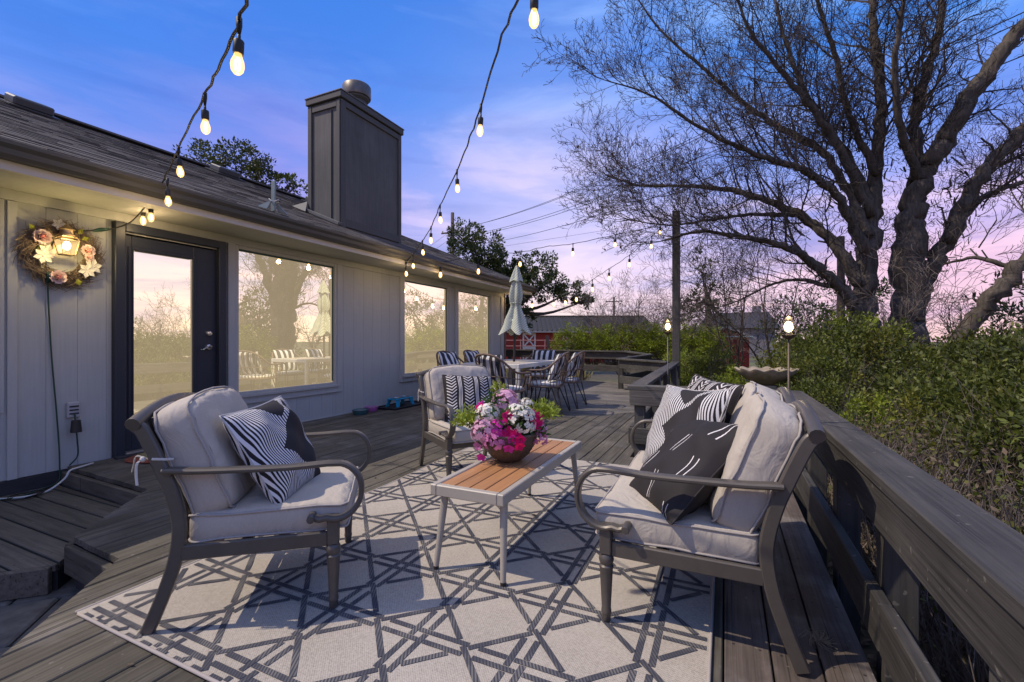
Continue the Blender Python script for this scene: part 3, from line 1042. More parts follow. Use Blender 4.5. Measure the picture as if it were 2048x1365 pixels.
def pillow(w, h, t, n=28, seed=1, ruffle=.011):
    rn = np.random.default_rng(seed)
    ph = rn.uniform(0, 6.28, 8)
    mb = MB()
    for sg in (1, -1):
        g = []
        for i in range(n + 1):
            for j in range(n + 1):
                u, v = 2 * i / n - 1, 2 * j / n - 1
                pin = 1 - .07 * (1 - abs(u) ** 1.5) * abs(v) ** 4
                pin2 = 1 - .07 * (1 - abs(v) ** 1.5) * abs(u) ** 4
                th = t / 2 * ((1 - abs(u) ** 2.6) * (1 - abs(v) ** 2.6)) ** .55
                e = ruffle * (math.sin(6 * u + ph[0] + 3 * v * v) * math.sin(5 * v + ph[1]) + .6 * math.sin(13 * u * v + ph[2])) * (1 - max(abs(u), abs(v)) ** 4)
                g.append((u * w / 2 * pin2, v * h / 2 * pin, sg * (th + (e if th > .004 else 0)) + .012 * math.sin(2 * u + ph[3]) * v))
        fs = []
        for i in range(n):
            for j in range(n):
                a = i * (n + 1) + j
                fs.append((a, a + 1, a + n + 2, a + n + 1) if sg < 0 else (a, a + n + 1, a + n + 2, a + 1))
        mb.add(g, fs)
    seam = MB()
    pts = []
    for k in range(4 * n):
        s, q = divmod(k, n)
        u = [2 * q / n - 1, 1, 1 - 2 * q / n, -1][s]
        v = [-1, 2 * q / n - 1, 1, 1 - 2 * q / n][s]
        pin = 1 - .07 * (1 - abs(u) ** 1.5) * abs(v) ** 4
        pin2 = 1 - .07 * (1 - abs(v) ** 1.5) * abs(u) ** 4
        pts.append((u * w / 2 * pin2, v * h / 2 * pin, .012 * math.sin(2 * u + ph[3]) * v))
    seam.tube(pts, .0035, 5, closed=True)
    return mb, seam


def place_pillow(label, m, w, h, t, pos, face, lean, roll=0., seed=1, seam_m=None):
    """pos: centre; face: heading (degrees) the front looks to; lean: degrees tipped back"""
    mb, se = pillow(w, h, t, seed=seed)
    o = mb.build('throw_pillow', m, smooth=True, flip=True)
    tag(o, label, 'pillow')
    s = se.build('seam', seam_m or m, o, smooth=True)
    a = R(face)
    mx = Matrix.Rotation(a - math.pi / 2 + math.pi, 4, 'Z') @ Matrix.Rotation(R(90 - lean), 4, 'X') @ Matrix.Rotation(R(roll), 4, 'Z')
    o.matrix_world = Matrix.Translation(pos) @ mx
    return o


def stripes_triangles():
    m, nt, p, x, y, z = blank('striped pillow print')
    ax = mth(nt, 'ABSOLUTE', x)
    st = mth(nt, 'GREATER_THAN', mth(nt, 'FRACT', mth(nt, 'MULTIPLY', mth(nt, 'ADD', x, mth(nt, 'MULTIPLY', y, .12)), 88.)), .5)
    c = mixc(nt, st, (.72, .70, .69), (.022, .020, .021))
    t1 = mth(nt, 'MULTIPLY', mth(nt, 'GREATER_THAN', mth(nt, 'SUBTRACT', mth(nt, 'ADD', x, .05), mth(nt, 'MULTIPLY', mth(nt, 'ABSOLUTE', mth(nt, 'ADD', y, .01)), 1.0)), -.02), mth(nt, 'LESS_THAN', x, .14))
    t2 = mth(nt, 'GREATER_THAN', mth(nt, 'SUBTRACT', y, mth(nt, 'MULTIPLY', mth(nt, 'ABSOLUTE', mth(nt, 'SUBTRACT', x, .02)), .9)), .115)
    t3 = mth(nt, 'LESS_THAN', mth(nt, 'ADD', y, mth(nt, 'MULTIPLY', mth(nt, 'ABSOLUTE', mth(nt, 'SUBTRACT', x, .15)), 1.3)), -.13)
    t = mth(nt, 'MAXIMUM', mth(nt, 'MAXIMUM', t1, t2), t3)
    c = mixc(nt, t, c, (.030, .027, .029))
    nt.links.new(c, p.inputs['Base Color'])
    return m


def chevron_mat():
    m, nt, p, x, y, z = blank('chevron pillow print')
    P = .135
    f = mth(nt, 'MULTIPLY', mth(nt, 'FRACT', mth(nt, 'ADD', mth(nt, 'DIVIDE', x, P), .5)), P)      # 0..P
    cx = mth(nt, 'ABSOLUTE', mth(nt, 'SUBTRACT', f, P * .40))
    ln = mth(nt, 'LESS_THAN', mth(nt, 'FRACT', mth(nt, 'DIVIDE', mth(nt, 'SUBTRACT', y, mth(nt, 'MULTIPLY', cx, .75)), .026)), .34)
    band = mth(nt, 'LESS_THAN', cx, .036)
    ln = mth(nt, 'MULTIPLY', ln, band)
    th = mth(nt, 'MULTIPLY', mth(nt, 'GREATER_THAN', f, .107), mth(nt, 'LESS_THAN', mth(nt, 'FRACT', mth(nt, 'DIVIDE', mth(nt, 'SUBTRACT', f, .107), .0105)), .45))
    c = mixc(nt, mth(nt, 'MAXIMUM', ln, th), (.024, .021, .022), (.68, .64, .61))
    nt.links.new(c, p.inputs['Base Color'])
    return m


def lines_mat():
    m, nt, p, x, y, z = blank('dark dash pillow print', .75)
    P = .15
    fx = mth(nt, 'MULTIPLY', mth(nt, 'FRACT', mth(nt, 'ADD', mth(nt, 'DIVIDE', x, P), .35)), P)
    l1 = mth(nt, 'LESS_THAN', mth(nt, 'ABSOLUTE', mth(nt, 'SUBTRACT', fx, .05)), .0022)
    l2 = mth(nt, 'LESS_THAN', mth(nt, 'ABSOLUTE', mth(nt, 'SUBTRACT', fx, .078)), .0022)
    rowi = mth(nt, 'FLOOR', mth(nt, 'ADD', mth(nt, 'DIVIDE', x, P), .35))
    yy = mth(nt, 'ADD', y, mth(nt, 'MULTIPLY', rowi, .09))
    da = mth(nt, 'LESS_THAN', mth(nt, 'FRACT', mth(nt, 'DIVIDE', yy, .20)), .52)
    c = mixc(nt, mth(nt, 'MULTIPLY', mth(nt, 'MAXIMUM', l1, l2), da), (.026, .023, .024), (.72, .68, .66))
    nt.links.new(c, p.inputs['Base Color'])
    return m


def wide_stripe():
    m, nt, p, x, y, z = blank('wide stripe print')
    st = mth(nt, 'GREATER_THAN', mth(nt, 'FRACT', mth(nt, 'ADD', mth(nt, 'DIVIDE', x, .105), .27)), .46)
    c = mixc(nt, st, (.64, .65, .66), (.030, .034, .044))
    nt.links.new(c, p.inputs['Base Color'])
    return m


m_tri, m_chev, m_dash, m_wide = stripes_triangles(), chevron_mat(), lines_mat(), wide_stripe()
dark_seam = mat('dark seam', (.03, .027, .028), .8)
light_seam = mat('light seam', (.5, .48, .46), .8)


# ================================================================== lounge seats
def lounge(name, label, cat, loc, rz, W, nback):
    """front legs on y=0, facing +y; W = distance between leg centres"""
    t = thing(name, label, cat, loc, rz)
    hw = W / 2
    for s in (-1, 1):
        x = s * hw
        mb = MB().lathe([(.013, 0), (.016, .005), (.0165, .03), (.019, .032), (.0185, .045), (.017, .05), (.0245, .195), (.026, .20), (.027, .206), (.022, .212), (.026, .222), (.028, .232), (.026, .242), (.021, .25)], 16, (x, 0, 0))
        mb.box((x, 0, .305), (.044, .044, .11), b=.005)
        mb.build('front_leg', frame_m, t, smooth='auto')
        path = smooth_path([(x, -.622, 0), (x, -.575, .12), (x, -.535, .25), (x, -.522, .37), (x, -.545, .49), (x, -.585, .60), (x, -.632, .710), (x, -.655, .738)], 5)
        MB().strap(path, .026, .044, b=.005).build('back_leg', frame_m, t, smooth='auto')
        xa = s * (hw + .012)
        arm = [(xa, -.568, .576), (xa, -.53, .574), (xa, -.46, .568), (xa, -.32, .563), (xa, -.16, .560), (xa, -.02, .566)]
        arm = smooth_path(arm, 4)
        for k in range(1, 19):
            a = R(90 - k * 11.2)
            arm.append((xa, .010 + .096 * math.cos(a), .458 + .108 * math.sin(a)))
        arm += [(xa, -.048, .353), (xa, -.070, .360)]
        mb = MB().strap(arm, .044, .019, b=.006)
        mb.build('armrest', frame_m, t, smooth='auto')
        kn = MB().lathe([(.004, -.034), (.013, -.033), (.015, -.028), (.015, .028), (.013, .033), (.004, .034)], 12)
        kn.v = [(xa + v[2], -.077 + v[0], .362 + v[1]) for v in kn.v]
        kn.build('scroll_end', frame_m, t, smooth='auto')
        MB().bar((x, -.515, .272), (x, -.02, .272), .02, .055, b=.004).build('side_rail', frame_m, t)
        bo = MB().lathe([(.003, .02), (.010, .018), (.011, .0)], 10)
        bo.v = [(x + s * (.012 + v[2] * .6), -.552 + v[0], .565 + v[1]) for v in bo.v]
        bo.build('bolt', frame_m, t, smooth='auto')
    MB().bar((-hw + .02, -.0, .278), (hw - .02, 0, .278), .02, .05, b=.004).build('front_rail', frame_m, t)
    MB().bar((-hw + .01, -.52, .278), (hw - .01, -.52, .278), .02, .05, b=.004).build('rear_rail', frame_m, t)
    # rolled top rail, bowed upward in the middle of each bay
    pts = []
    for k in range(0, 25):
        u = -1 + k / 12
        bay = (abs(u) if nback == 1 else abs(abs(u) * 2 - 1))
        pts.append((u * (hw + .022), -.657, .745 + .05 * (1 - bay ** 2) * (1 if nback == 1 or True else 0)))
    MB().tube(pts, .0235, 10).build('top_rail', frame_m, t, smooth='auto')
    for k in range(3 * nback + 2):
        x = -hw + W * (k + .5) / (3 * nback + 2)
        MB().strap(smooth_path([(x, -.52, .29), (x, -.515, .40), (x, -.545, .52), (x, -.60, .64), (x, -.65, .75)], 3), .03, .008, b=.002).build('back_slat', frame_m, t)
    for k in range(4):
        MB().bar((-hw + .01, -.45 + k * .13, .272), (hw - .01, -.45 + k * .13, .272), .04, .008).build('seat_slat', frame_m, t)
    cw = W - .035
    mb, pp = cushion(cw, .56, .108, r=.032, bulge=.016, seed=3, n=18 if nback > 1 else 14)
    mx = Matrix.Translation((0, -.228, .347))
    sc_ = xf(mb, mx).build('seat_cushion', fabric, t, smooth=True)
    xf(pp, mx).build('piping', pipe_m, sc_, smooth=True)
    bw = cw / nback - .01
    for k in range(nback):
        cx = 0 if nback == 1 else (-1 + 2 * k) * (cw / 4)
        mb, pp = cushion(bw, .43, .15, r=.055, bulge=.026, arch=.035, seed=11 + k + int(W * 10), wr=.0055)
        mx = Matrix.Translation((cx, -.490, .582)) @ Matrix.Rotation(R(90 + 21), 4, 'X')
        bc = xf(mb, mx).build('back_cushion', fabric, t, smooth=True)
        xf(pp, mx).build('piping', pipe_m, bc, smooth=True)
        for s in (-1, 1):
            if nback > 1: continue
            x = s * hw
            tb = MB()
            tb.strap([(x, -.54, .613), (x + s * .010, -.56, .615), (x + s * .017, -.595, .62), (x, -.622, .62)], .009, .002, side=(0, .3, 1), b=.001)
            if nback == 1: tb.strap(smooth_path([(x + s * .004, -.622, .62), (x + s * .014, -.645, .61), (x + s * .012, -.650, .57), (x + s * .014, -.646, .53)], 3), .009, .002, side=(0, 1, 0), b=.001)
            if nback == 1: tb.strap(smooth_path([(x, -.624, .62), (x + s * .006, -.652, .632), (x + s * .002, -.662, .60), (x, -.668, .575)], 3), .009, .002, side=(1, 0, 0), b=.001)
            tb.ball((x + s * .008, -.632, .62), .010, 8, 6)
            tb.build('tie', tie_m, bc)
    return t


armA = lounge('patio_armchair', 'beige cushioned metal armchair in the front left with scrolled arms holding a striped pillow', 'armchair', (-1.575, 1.555, 0.012), R(-50.5), .60, 1)
armB = lounge('patio_armchair', 'beige cushioned metal armchair behind the coffee table holding a chevron pillow', 'armchair', (-1.64, 3.055, 0.012), R(-35 - 90), .60, 1)
sofa = lounge('loveseat', 'two seat beige cushioned metal loveseat against the near right railing', 'loveseat', (-.40, 2.235, 0.012), R(90), 1.09, 2)


def from_local(root, p):
    a = root.rotation_euler.z
    return (root.location.x + math.cos(a) * p[0] - math.sin(a) * p[1], root.location.y + math.sin(a) * p[0] + math.cos(a) * p[1], root.location.z + p[2])


place_pillow('black and white striped pillow with dark triangles on the front left armchair', m_tri, .41, .43, .16, from_local(armA, (.04, -.255, .575)), 22, 28, 3, seed=2, seam_m=light_seam)
place_pillow('chevron patterned black pillow on the armchair behind the coffee table', m_chev, .42, .42, .15, from_local(armB, (.01, -.285, .565)), -44, 26, -3, seed=5, seam_m=dark_seam)
place_pillow('dark pillow with thin white dashes at the near end of the loveseat', m_dash, .47, .47, .18, from_local(sofa, (-.265, -.255, .535)), 203, 46, 10, seed=7, seam_m=dark_seam)
place_pillow('black and white striped pillow with dark triangles in the middle of the loveseat', m_tri, .45, .45, .16, from_local(sofa, (.12, -.215, .605)), 222, 24, 3, seed=9, seam_m=light_seam)
place_pillow('chevron patterned black pillow at the far end of the loveseat', m_chev, .45, .45, .15, from_local(sofa, (.33, -.29, .63)), 215, 20, -4, seed=4, seam_m=dark_seam)

# ================================================================== coffee table
ct = thing('coffee_table', 'low rectangular coffee table with orange wood slats in a light metal frame', 'coffee table', (-1.025, 2.295, .012))
X0, X1, Y0, Y1, ZT = -.185, .185, -.575, .575, .392
for x in (X0, X1):
    MB().box((x - math.copysign(.016, x), 0, ZT - .025), (.032, Y1 - Y0, .05), b=.004).build('frame_side', ctab_m, ct)
for y in (Y0, Y1):
    MB().box((0, y - math.copysign(.016, y), ZT - .0252), (X1 - X0 - .064, .032, .0495), b=.004).build('frame_end', ctab_m, ct)
wS = (X1 - X0 - .064 - .004) / 4
for k in range(4):
    MB().box((X0 + .034 + wS * (k + .5), 0, ZT - .012), (wS - .006, Y1 - Y0 - .07, .018), b=.002).build('slat', teak, ct)
MB().box((0, 0, ZT - .035), (X1 - X0 - .07, Y1 - Y0 - .07, .012)).build('underside', dark_band, ct)
for sx in (-1, 1):
    for sy in (-1, 1):
        mb = MB().tube([(sx * .170, sy * .548, .012), (sx * .150, sy * .50, ZT - .045)], [.0125, .0185], 12)
        lg = mb.build('leg', ctab_m, ct, smooth='auto')
        MB().tube([(sx * .1705, sy * .549, 0), (sx * .170, sy * .548, .014)], [.0125, .0130], 12).build('foot_cap', leg_dark, lg, smooth='auto')

# ================================================================== rug
rug = thing('area_rug', 'cream outdoor rug with a dark interlaced cane lattice under the seating', 'rug', (-1.1, 2.2, 0))
RX0, RX1, RY0, RY1 = -2.24, -.045, .885, 3.87


def rugz(x, y):
    return .0095 + .004 * max(0, math.sin(3.1 * y + 1.5 * x)) * (1 if x < -2.0 else .15) + .010 * math.exp(-((x + 2.22) / .06) ** 2) * (.5 + .5 * math.sin(4.1 * y + .6))


mb = MB()
NX, NY = 44, 60
top = [(RX0 + (RX1 - RX0) * i / NX, RY0 + (RY1 - RY0) * j / NY) for i in range(NX + 1) for j in range(NY + 1)]
mb.add([(x - (.02 * math.sin(1.9 * y) if x == RX0 else 0), y, rugz(x, y)) for x, y in top], [(i * (NY + 1) + j, (i + 1) * (NY + 1) + j, (i + 1) * (NY + 1) + j + 1, i * (NY + 1) + j + 1) for i in range(NX) for j in range(NY)])
rm, nt, p, rx, ry, rz_ = blank('rug weave', .95)
wv = mth(nt, 'MULTIPLY', mth(nt, 'SINE', mth(nt, 'MULTIPLY', rx, 700.)), mth(nt, 'SINE', mth(nt, 'MULTIPLY', ry, 620.)))
tcn = nd(nt, 'ShaderNodeTexCoord').outputs['Object']
ns = nd(nt, 'ShaderNodeTexNoise', Vector=tcn, Scale=160., Detail=2)
nb = nd(nt, 'ShaderNodeTexNoise', Vector=tcn, Scale=2.2, Detail=3)
f = mth(nt, 'ADD', mth(nt, 'MULTIPLY', wv, .13), mth(nt, 'ADD', mth(nt, 'MULTIPLY', ns.outputs[0], .5), mth(nt, 'MULTIPLY', nb.outputs[0], .3)))
c = ramp(nt, f, [(.2, (.27, .24, .20)), (.45, (.45, .405, .345)), (.75, (.56, .515, .445))])
nt.links.new(c, p.inputs['Base Color'])
bp = nd(nt, 'ShaderNodeBump', Strength=.35, Distance=.002, Height=f)
nt.links.new(bp.outputs[0], p.inputs['Normal'])
o = mb.build('rug_cloth', rm, rug, smooth=True, world=True, flip=True)
dm, nt, p, rx, ry, rz_ = blank('rug dark yarn', .95)
wv = mth(nt, 'SINE', mth(nt, 'MULTIPLY', mth(nt, 'ADD', rx, mth(nt, 'MULTIPLY', ry, .6)), 520.))
tcn = nd(nt, 'ShaderNodeTexCoord').outputs['Object']
ns = nd(nt, 'ShaderNodeTexNoise', Vector=tcn, Scale=9., Detail=3)
f = mth(nt, 'MULTIPLY', mth(nt, 'ADD', mth(nt, 'MULTIPLY', wv, .5), .5), ramp(nt, ns.outputs[0], [(.42, .25), (.6, 1.)]))
nt.links.new(mixc(nt, f, (.045, .048, .066), (.19, .18, .17)), p.inputs['Base Color'])
# cane lattice: pairs along x and y, single diagonals, each strand broken where it passes under another
P_, OX, OY, HWD, SEP = .374, -.612, 1.330, .0108, .0250
lines = []
for k in range(-8, 9):
    for s in (-1, 1):
        lines.append(('x', OY + k * P_ + s * SEP))
        lines.append(('y', OX + k * P_ + s * SEP))
    lines.append(('p', (OX + OY) + (k + .5) * P_))
    lines.append(('m', (OY - OX) + (k + .5) * P_))
    for kk in (17,):
        pass
for k in list(range(-16, -8)) + list(range(9, 17)):
    lines.append(('p', (OX + OY) + (k + .5) * P_))
    lines.append(('m', (OY - OX) + (k + .5) * P_))
dirv = {'x': (1, 0), 'y': (0, 1), 'p': (.70711, -.70711), 'm': (.70711, .70711)}
B0 = (RX0 + .015, RX1 - .012, RY0 + .012, RY1 - .015)


def base_pt(l):
    t, c = l
    return {'x': (0, c), 'y': (c, 0), 'p': (c / 2, c / 2), 'm': (-c / 2, c / 2)}[t]


def over(a, b, x, y):
    """does strand a pass over strand b at the crossing?"""
    rank = {'x': 0, 'y': 1, 'p': 2, 'm': 3}
    if rank[a[0]] > rank[b[0]]: return not over(b, a, x, y)
    if a[0] == 'x' and b[0] == 'y':
        return ((a[1] - OY) % P_ < P_ / 2) == ((b[1] - OX) % P_ < P_ / 2)
    if a[0] == 'x': return (b[0] == 'p') == ((a[1] - OY) % P_ < P_ / 2)
    if a[0] == 'y': return (b[0] == 'm') == ((b[1] * 0 + (a[1] - OX)) % P_ < P_ / 2)
    return True


pat = MB()
for l in lines:
    (bx, by), (dx, dy) = base_pt(l), dirv[l[0]]
    t0, t1 = -1e9, 1e9
    for (o_, d_, lo, hi) in ((bx, dx, B0[0], B0[1]), (by, dy, B0[2], B0[3])):
        if abs(d_) < 1e-9:
            if not lo <= o_ <= hi: t0, t1 = 1, 0
        else:
            a, b = sorted(((lo - o_) / d_, (hi - o_) / d_))
            t0, t1 = max(t0, a), min(t1, b)
    if t1 - t0 < .02: continue
    holes = []
    for q in lines:
        if q[0] == l[0]: continue
        (qx, qy), (ex, ey) = base_pt(q), dirv[q[0]]
        det = dx * (-ey) + ex * dy
        if abs(det) < 1e-6: continue
        tt = ((qx - bx) * (-ey) + ex * (qy - by)) / det
        if tt < t0 - .05 or tt > t1 + .05: continue
        x, y = bx + dx * tt, by + dy * tt
        if not over(l, q, x, y):
            sn = abs(dx * ey - dy * ex)
            hw = (HWD + .0035) / sn
            holes.append((tt - hw, tt + hw))
    holes.sort()
    cur = t0
    segs = []
    for a, b in holes:
        if a > cur: segs.append((cur, min(a, t1)))
        cur = max(cur, b)
        if cur >= t1: break
    if cur < t1: segs.append((cur, t1))
    nx, ny = -dy * HWD, dx * HWD
    for a, b in segs:
        if b - a < .008: continue
        m = max(1, int((b - a) / .06))
        vs = []
        for k in range(m + 1):
            t = a + (b - a) * k / m
            x, y = bx + dx * t, by + dy * t
            for s in (1, -1):
                X, Y = x + s * nx, y + s * ny
                vs.append((X, Y, rugz(X, Y) + .0022))
        pat.add(vs, [(2 * k, 2 * k + 1, 2 * k + 3, 2 * k + 2) for k in range(m)])
# dashed binding along the near edge
x = RX0 + .03
while x < RX1 - .05:
    pat.add([(x, RY0 + .001, .013), (x + .05, RY0 + .001, .013), (x + .05, RY0 + .016, .013), (x, RY0 + .016, .013)], [(0, 1, 2, 3)])
    x += .095
pat.build('cane_pattern', dm, rug, world=True, flip=True)
mb = MB()
bind = mat('rug binding', (.40, .36, .33), .95)
pts = [(RX0 - .0, RY0), (RX1, RY0), (RX1, RY1), (RX0, RY1)]
mb.tube([(RX0 + (RX1 - RX0) * k / 30, RY0, .008) for k in range(31)], .006, 6).tube([(RX1, RY0 + (RY1 - RY0) * k / 30, .008) for k in range(31)], .006, 6).tube([(RX0 - .02 * math.sin(1.9 * (RY0 + (RY1 - RY0) * k / 60)), RY0 + (RY1 - RY0) * k / 60, rugz(RX0, RY0 + (RY1 - RY0) * k / 60) - .002) for k in range(61)], .006, 6)
mb.build('binding', bind, rug, world=True, smooth=True)

# ================================================================== flower basket
fb = thing('flower_basket', 'round brown wicker bowl of pink white and magenta flowers on the coffee table', 'flower arrangement', (-1.07, 2.255, .405))
mb = MB()
NS, NR = 88, 26
prof = smooth_path([(.055, .0), (.075, .008), (.105, .035), (.135, .08), (.150, .12), (.152, .145)], 5)
rs = []
for j, (r, z) in enumerate(prof):
    rs.append([((r + .0055 * math.sin(NS / 4 * 2 * math.pi * k / NS + (j % 2) * math.pi)) * math.cos(2 * math.pi * k / NS), (r + .0055 * math.sin(NS / 4 * 2 * math.pi * k / NS + (j % 2) * math.pi)) * math.sin(2 * math.pi * k / NS), z) for k in range(NS)])
mb.rings(rs)
mb.tube([(.152 * math.cos(t), .152 * math.sin(t), .147 + .002 * math.sin(30 * t)) for t in np.linspace(0, 2 * math.pi, 60)[:-1]], .008, 6, closed=True)
mb.build('basket', basket_m, fb, smooth=True)
petal = {}
for nme, cc in (('lilac', (.74, .25, .48)), ('pinkpale', (.80, .46, .60)), ('white', (.82, .79, .70)), ('magenta', (.78, .012, .17)), ('purple', (.70, .05, .42)), ('cream', (.74, .66, .40)), ('rose', (.72, .42, .40))):
    petal[nme] = mat('petal ' + nme, cc, .6, grain=(45, 45, 45), amt=.22, big=18, bigamt=.2, trans=.25, spec=.2)
leaf_f = mat('bouquet leaf', (.055, .13, .025), .5, grain=(8, 8, 8), amt=.4, trans=.25)
leaf_l = mat('bouquet sprig', (.30, .37, .045), .55, grain=(14, 14, 14), amt=.5, big=40, bigamt=.4, trans=.3)
fr = np.random.default_rng(5)


def hydrangea(c, r, m, nfl=75):
    Q = []
    for _ in range(int(nfl * 1.7)):
        d = fr.normal(size=3); d /= np.linalg.norm(d)
        if d[2] < -.55: d[2] *= -1
        ctr = np.array(c) + d * r * fr.uniform(.85, 1.08)
        h = np.cross(d, fr.normal(size=3)); h /= np.linalg.norm(h)
        w = np.cross(d, h)
        s = r * fr.uniform(.17, .25)
        for k in range(4):
            a = k * math.pi / 2
            e = h * math.cos(a) + w * math.sin(a)
            g = np.cross(d, e)
            Q.append([ctr, ctr + e * s * .6 + g * s * .48 + d * s * .18, ctr + e * s * 1.0 + d * s * .05, ctr + e * s * .6 - g * s * .48 + d * s * .18])
    put('hydrangea', quad_mesh('hydrangea', np.array(Q)), m, fb)


def petunia(c, d, r, m):
    d = np.array(d, float); d /= np.linalg.norm(d)
    h = np.cross(d, [.3, .2, .9]); h /= np.linalg.norm(h)
    w = np.cross(d, h)
    mb = MB()
    c = np.array(c, float)
    ctr = c - d * r * .5
    N = 20
    r1, r2 = [], []
    for k in range(N):
        a = 2 * math.pi * k / N
        e = h * math.cos(a) + w * math.sin(a)
        lob = 1 + .16 * math.cos(5 * a)
        r1.append(tuple(c - d * r * .05 + e * r * .45))
        r2.append(tuple(c + e * r * lob + d * r * (.10 * math.cos(5 * a) + .05 * math.sin(3 * a))))
    mb.add([tuple(ctr)] + r1 + r2, [(0, 1 + k, 1 + (k + 1) % N) for k in range(N)] + [(1 + k, 1 + (k + 1) % N, 1 + N + (k + 1) % N, 1 + N + k) for k in range(N)])
    mb.build('petunia', m, fb, smooth=True)


def sprig(c, r, m, nl=240, size=.030, up=.5):
    P = []
    Dv = []
    for _ in range(nl):
        d = fr.normal(size=3); d[2] = abs(d[2]) * .9 + up * .3 - .25
        d /= np.linalg.norm(d)
        k = fr.uniform(.15, 1.0)
        P.append(np.array(c) + d * np.array(r) * k)
        Dv.append(d + fr.normal(size=3) * .6)
    put('foliage', quad_mesh('foliage', leaf_quads(np.array(P), np.array(Dv), size, fr, .38)), m, fb)


# bouquet axes: camera right is (.906,.422); towards the camera is (.43,-.90)
def bp_(r, u, f): return (.906 * r + .43 * f, .422 * r - .90 * f, u)


hydrangea(bp_(-.02, .30, -.05), .075, petal['pinkpale'], 95)
hydrangea(bp_(-.115, .235, .03), .07, petal['white'])
hydrangea(bp_(.065, .215, .075), .082, petal['white'], 95)
hydrangea(bp_(.035, .25, .02), .06, petal['white'])
hydrangea(bp_(-.125, .165, .085), .07, petal['pinkpale'], 90)
hydrangea(bp_(-.075, .125, .11), .062, petal['lilac'], 80)
hydrangea(bp_(-.055, .185, .11), .05, petal['purple'], 55)
hydrangea(bp_(.155, .175, .0), .055, petal['pinkpale'], 60)
hydrangea(bp_(.165, .12, .04), .045, petal['lilac'], 50)
hydrangea(bp_(.10, .28, -.06), .045, petal['white'], 40)
for r_, u_, f_, dv, s_, mm in ((-.155, .285, .03, (-.3, .5, 1), .026, 'magenta'), (-.145, .30, .02, (.2, .8, 1), .022, 'purple'), (.00, .25, .115, (0, .35, 1), .036, 'magenta'), (.0, .165, .145, (-.1, .2, 1), .038, 'magenta'), (.035, .16, .15, (.5, .1, 1), .03, 'magenta'), (.02, .14, .155, (.1, -.3, 1), .026, 'purple'), (.13, .245, .055, (.3, .5, 1), .034, 'magenta'), (.16, .235, .05, (.8, .4, 1), .03, 'magenta'), (.155, .20, .075, (.4, -.1, 1), .026, 'magenta'), (-.145, .035, .10, (-.3, -.5, 1), .024, 'purple'), (.055, .105, .165, (.3, -.6, 1), .026, 'magenta'), (.0, .095, .165, (-.1, -.7, 1), .028, 'purple'), (.185, .15, .03, (.9, 0, .8), .022, 'magenta'), (-.165, .09, .09, (-.6, -.3, 1), .024, 'lilac'), (.06, .135, .15, (.2, -.2, 1), .028, 'magenta')):
    dd = bp_(dv[0], dv[1], dv[2])
    petunia(bp_(r_, u_, f_), dd, s_, petal[mm])
sprig(bp_(-.215, .20, .02), (.085, .08, .09), leaf_l, 650, .026)
sprig(bp_(-.08, .30, -.02), (.06, .06, .06), leaf_f, 90, .034)
sprig(bp_(-.06, .35, -.07), (.03, .03, .07), leaf_l, 90, .030, 1.2)
sprig(bp_(.19, .235, -.03), (.09, .09, .085), leaf_l, 520, .028)
sprig(bp_(.0, .2, .05), (.16, .16, .10), leaf_f, 160, .040)
sprig(bp_(.15, .15, .04), (.06, .06, .07), leaf_f, 90, .034)
MB().ball((0, 0, .15), .13, 14, 8, (1, 1, .75)).build('moss', mat('moss', (.03, .05, .015), .95), fb, smooth=True)
# ================================================================== dining set
dt = thing('dining_table', 'pale rectangular dining table with slatted top and umbrella pole through it', 'dining table', (-3.0, 6.5, 0))
TX, TY, TZ = .45, .80, .73
for s in (-1, 1):
    MB().box((s * (TX - .02), 0, TZ - .03), (.04, 2 * TY, .06), b=.005).build('frame_side', dtab_m, dt)
    MB().box((0, s * (TY - .02), TZ - .0303), (2 * TX - .08, .04, .0594), b=.005).build('frame_end', dtab_m, dt)
nS = 7
w = (2 * TX - .084) / nS
for k in range(nS):
    MB().box((-TX + .042 + w * (k + .5), 0, TZ - .012), (w - .006, 2 * TY - .09, .018), b=.002).build('slat', dtop_m, dt)
for sx in (-1, 1):
    for sy in (-1, 1):
        MB().box((sx * (TX - .025), sy * (TY - .025), (TZ - .06) / 2), (.05, .05, TZ - .06), b=.005).build('leg', dtab_m, dt)


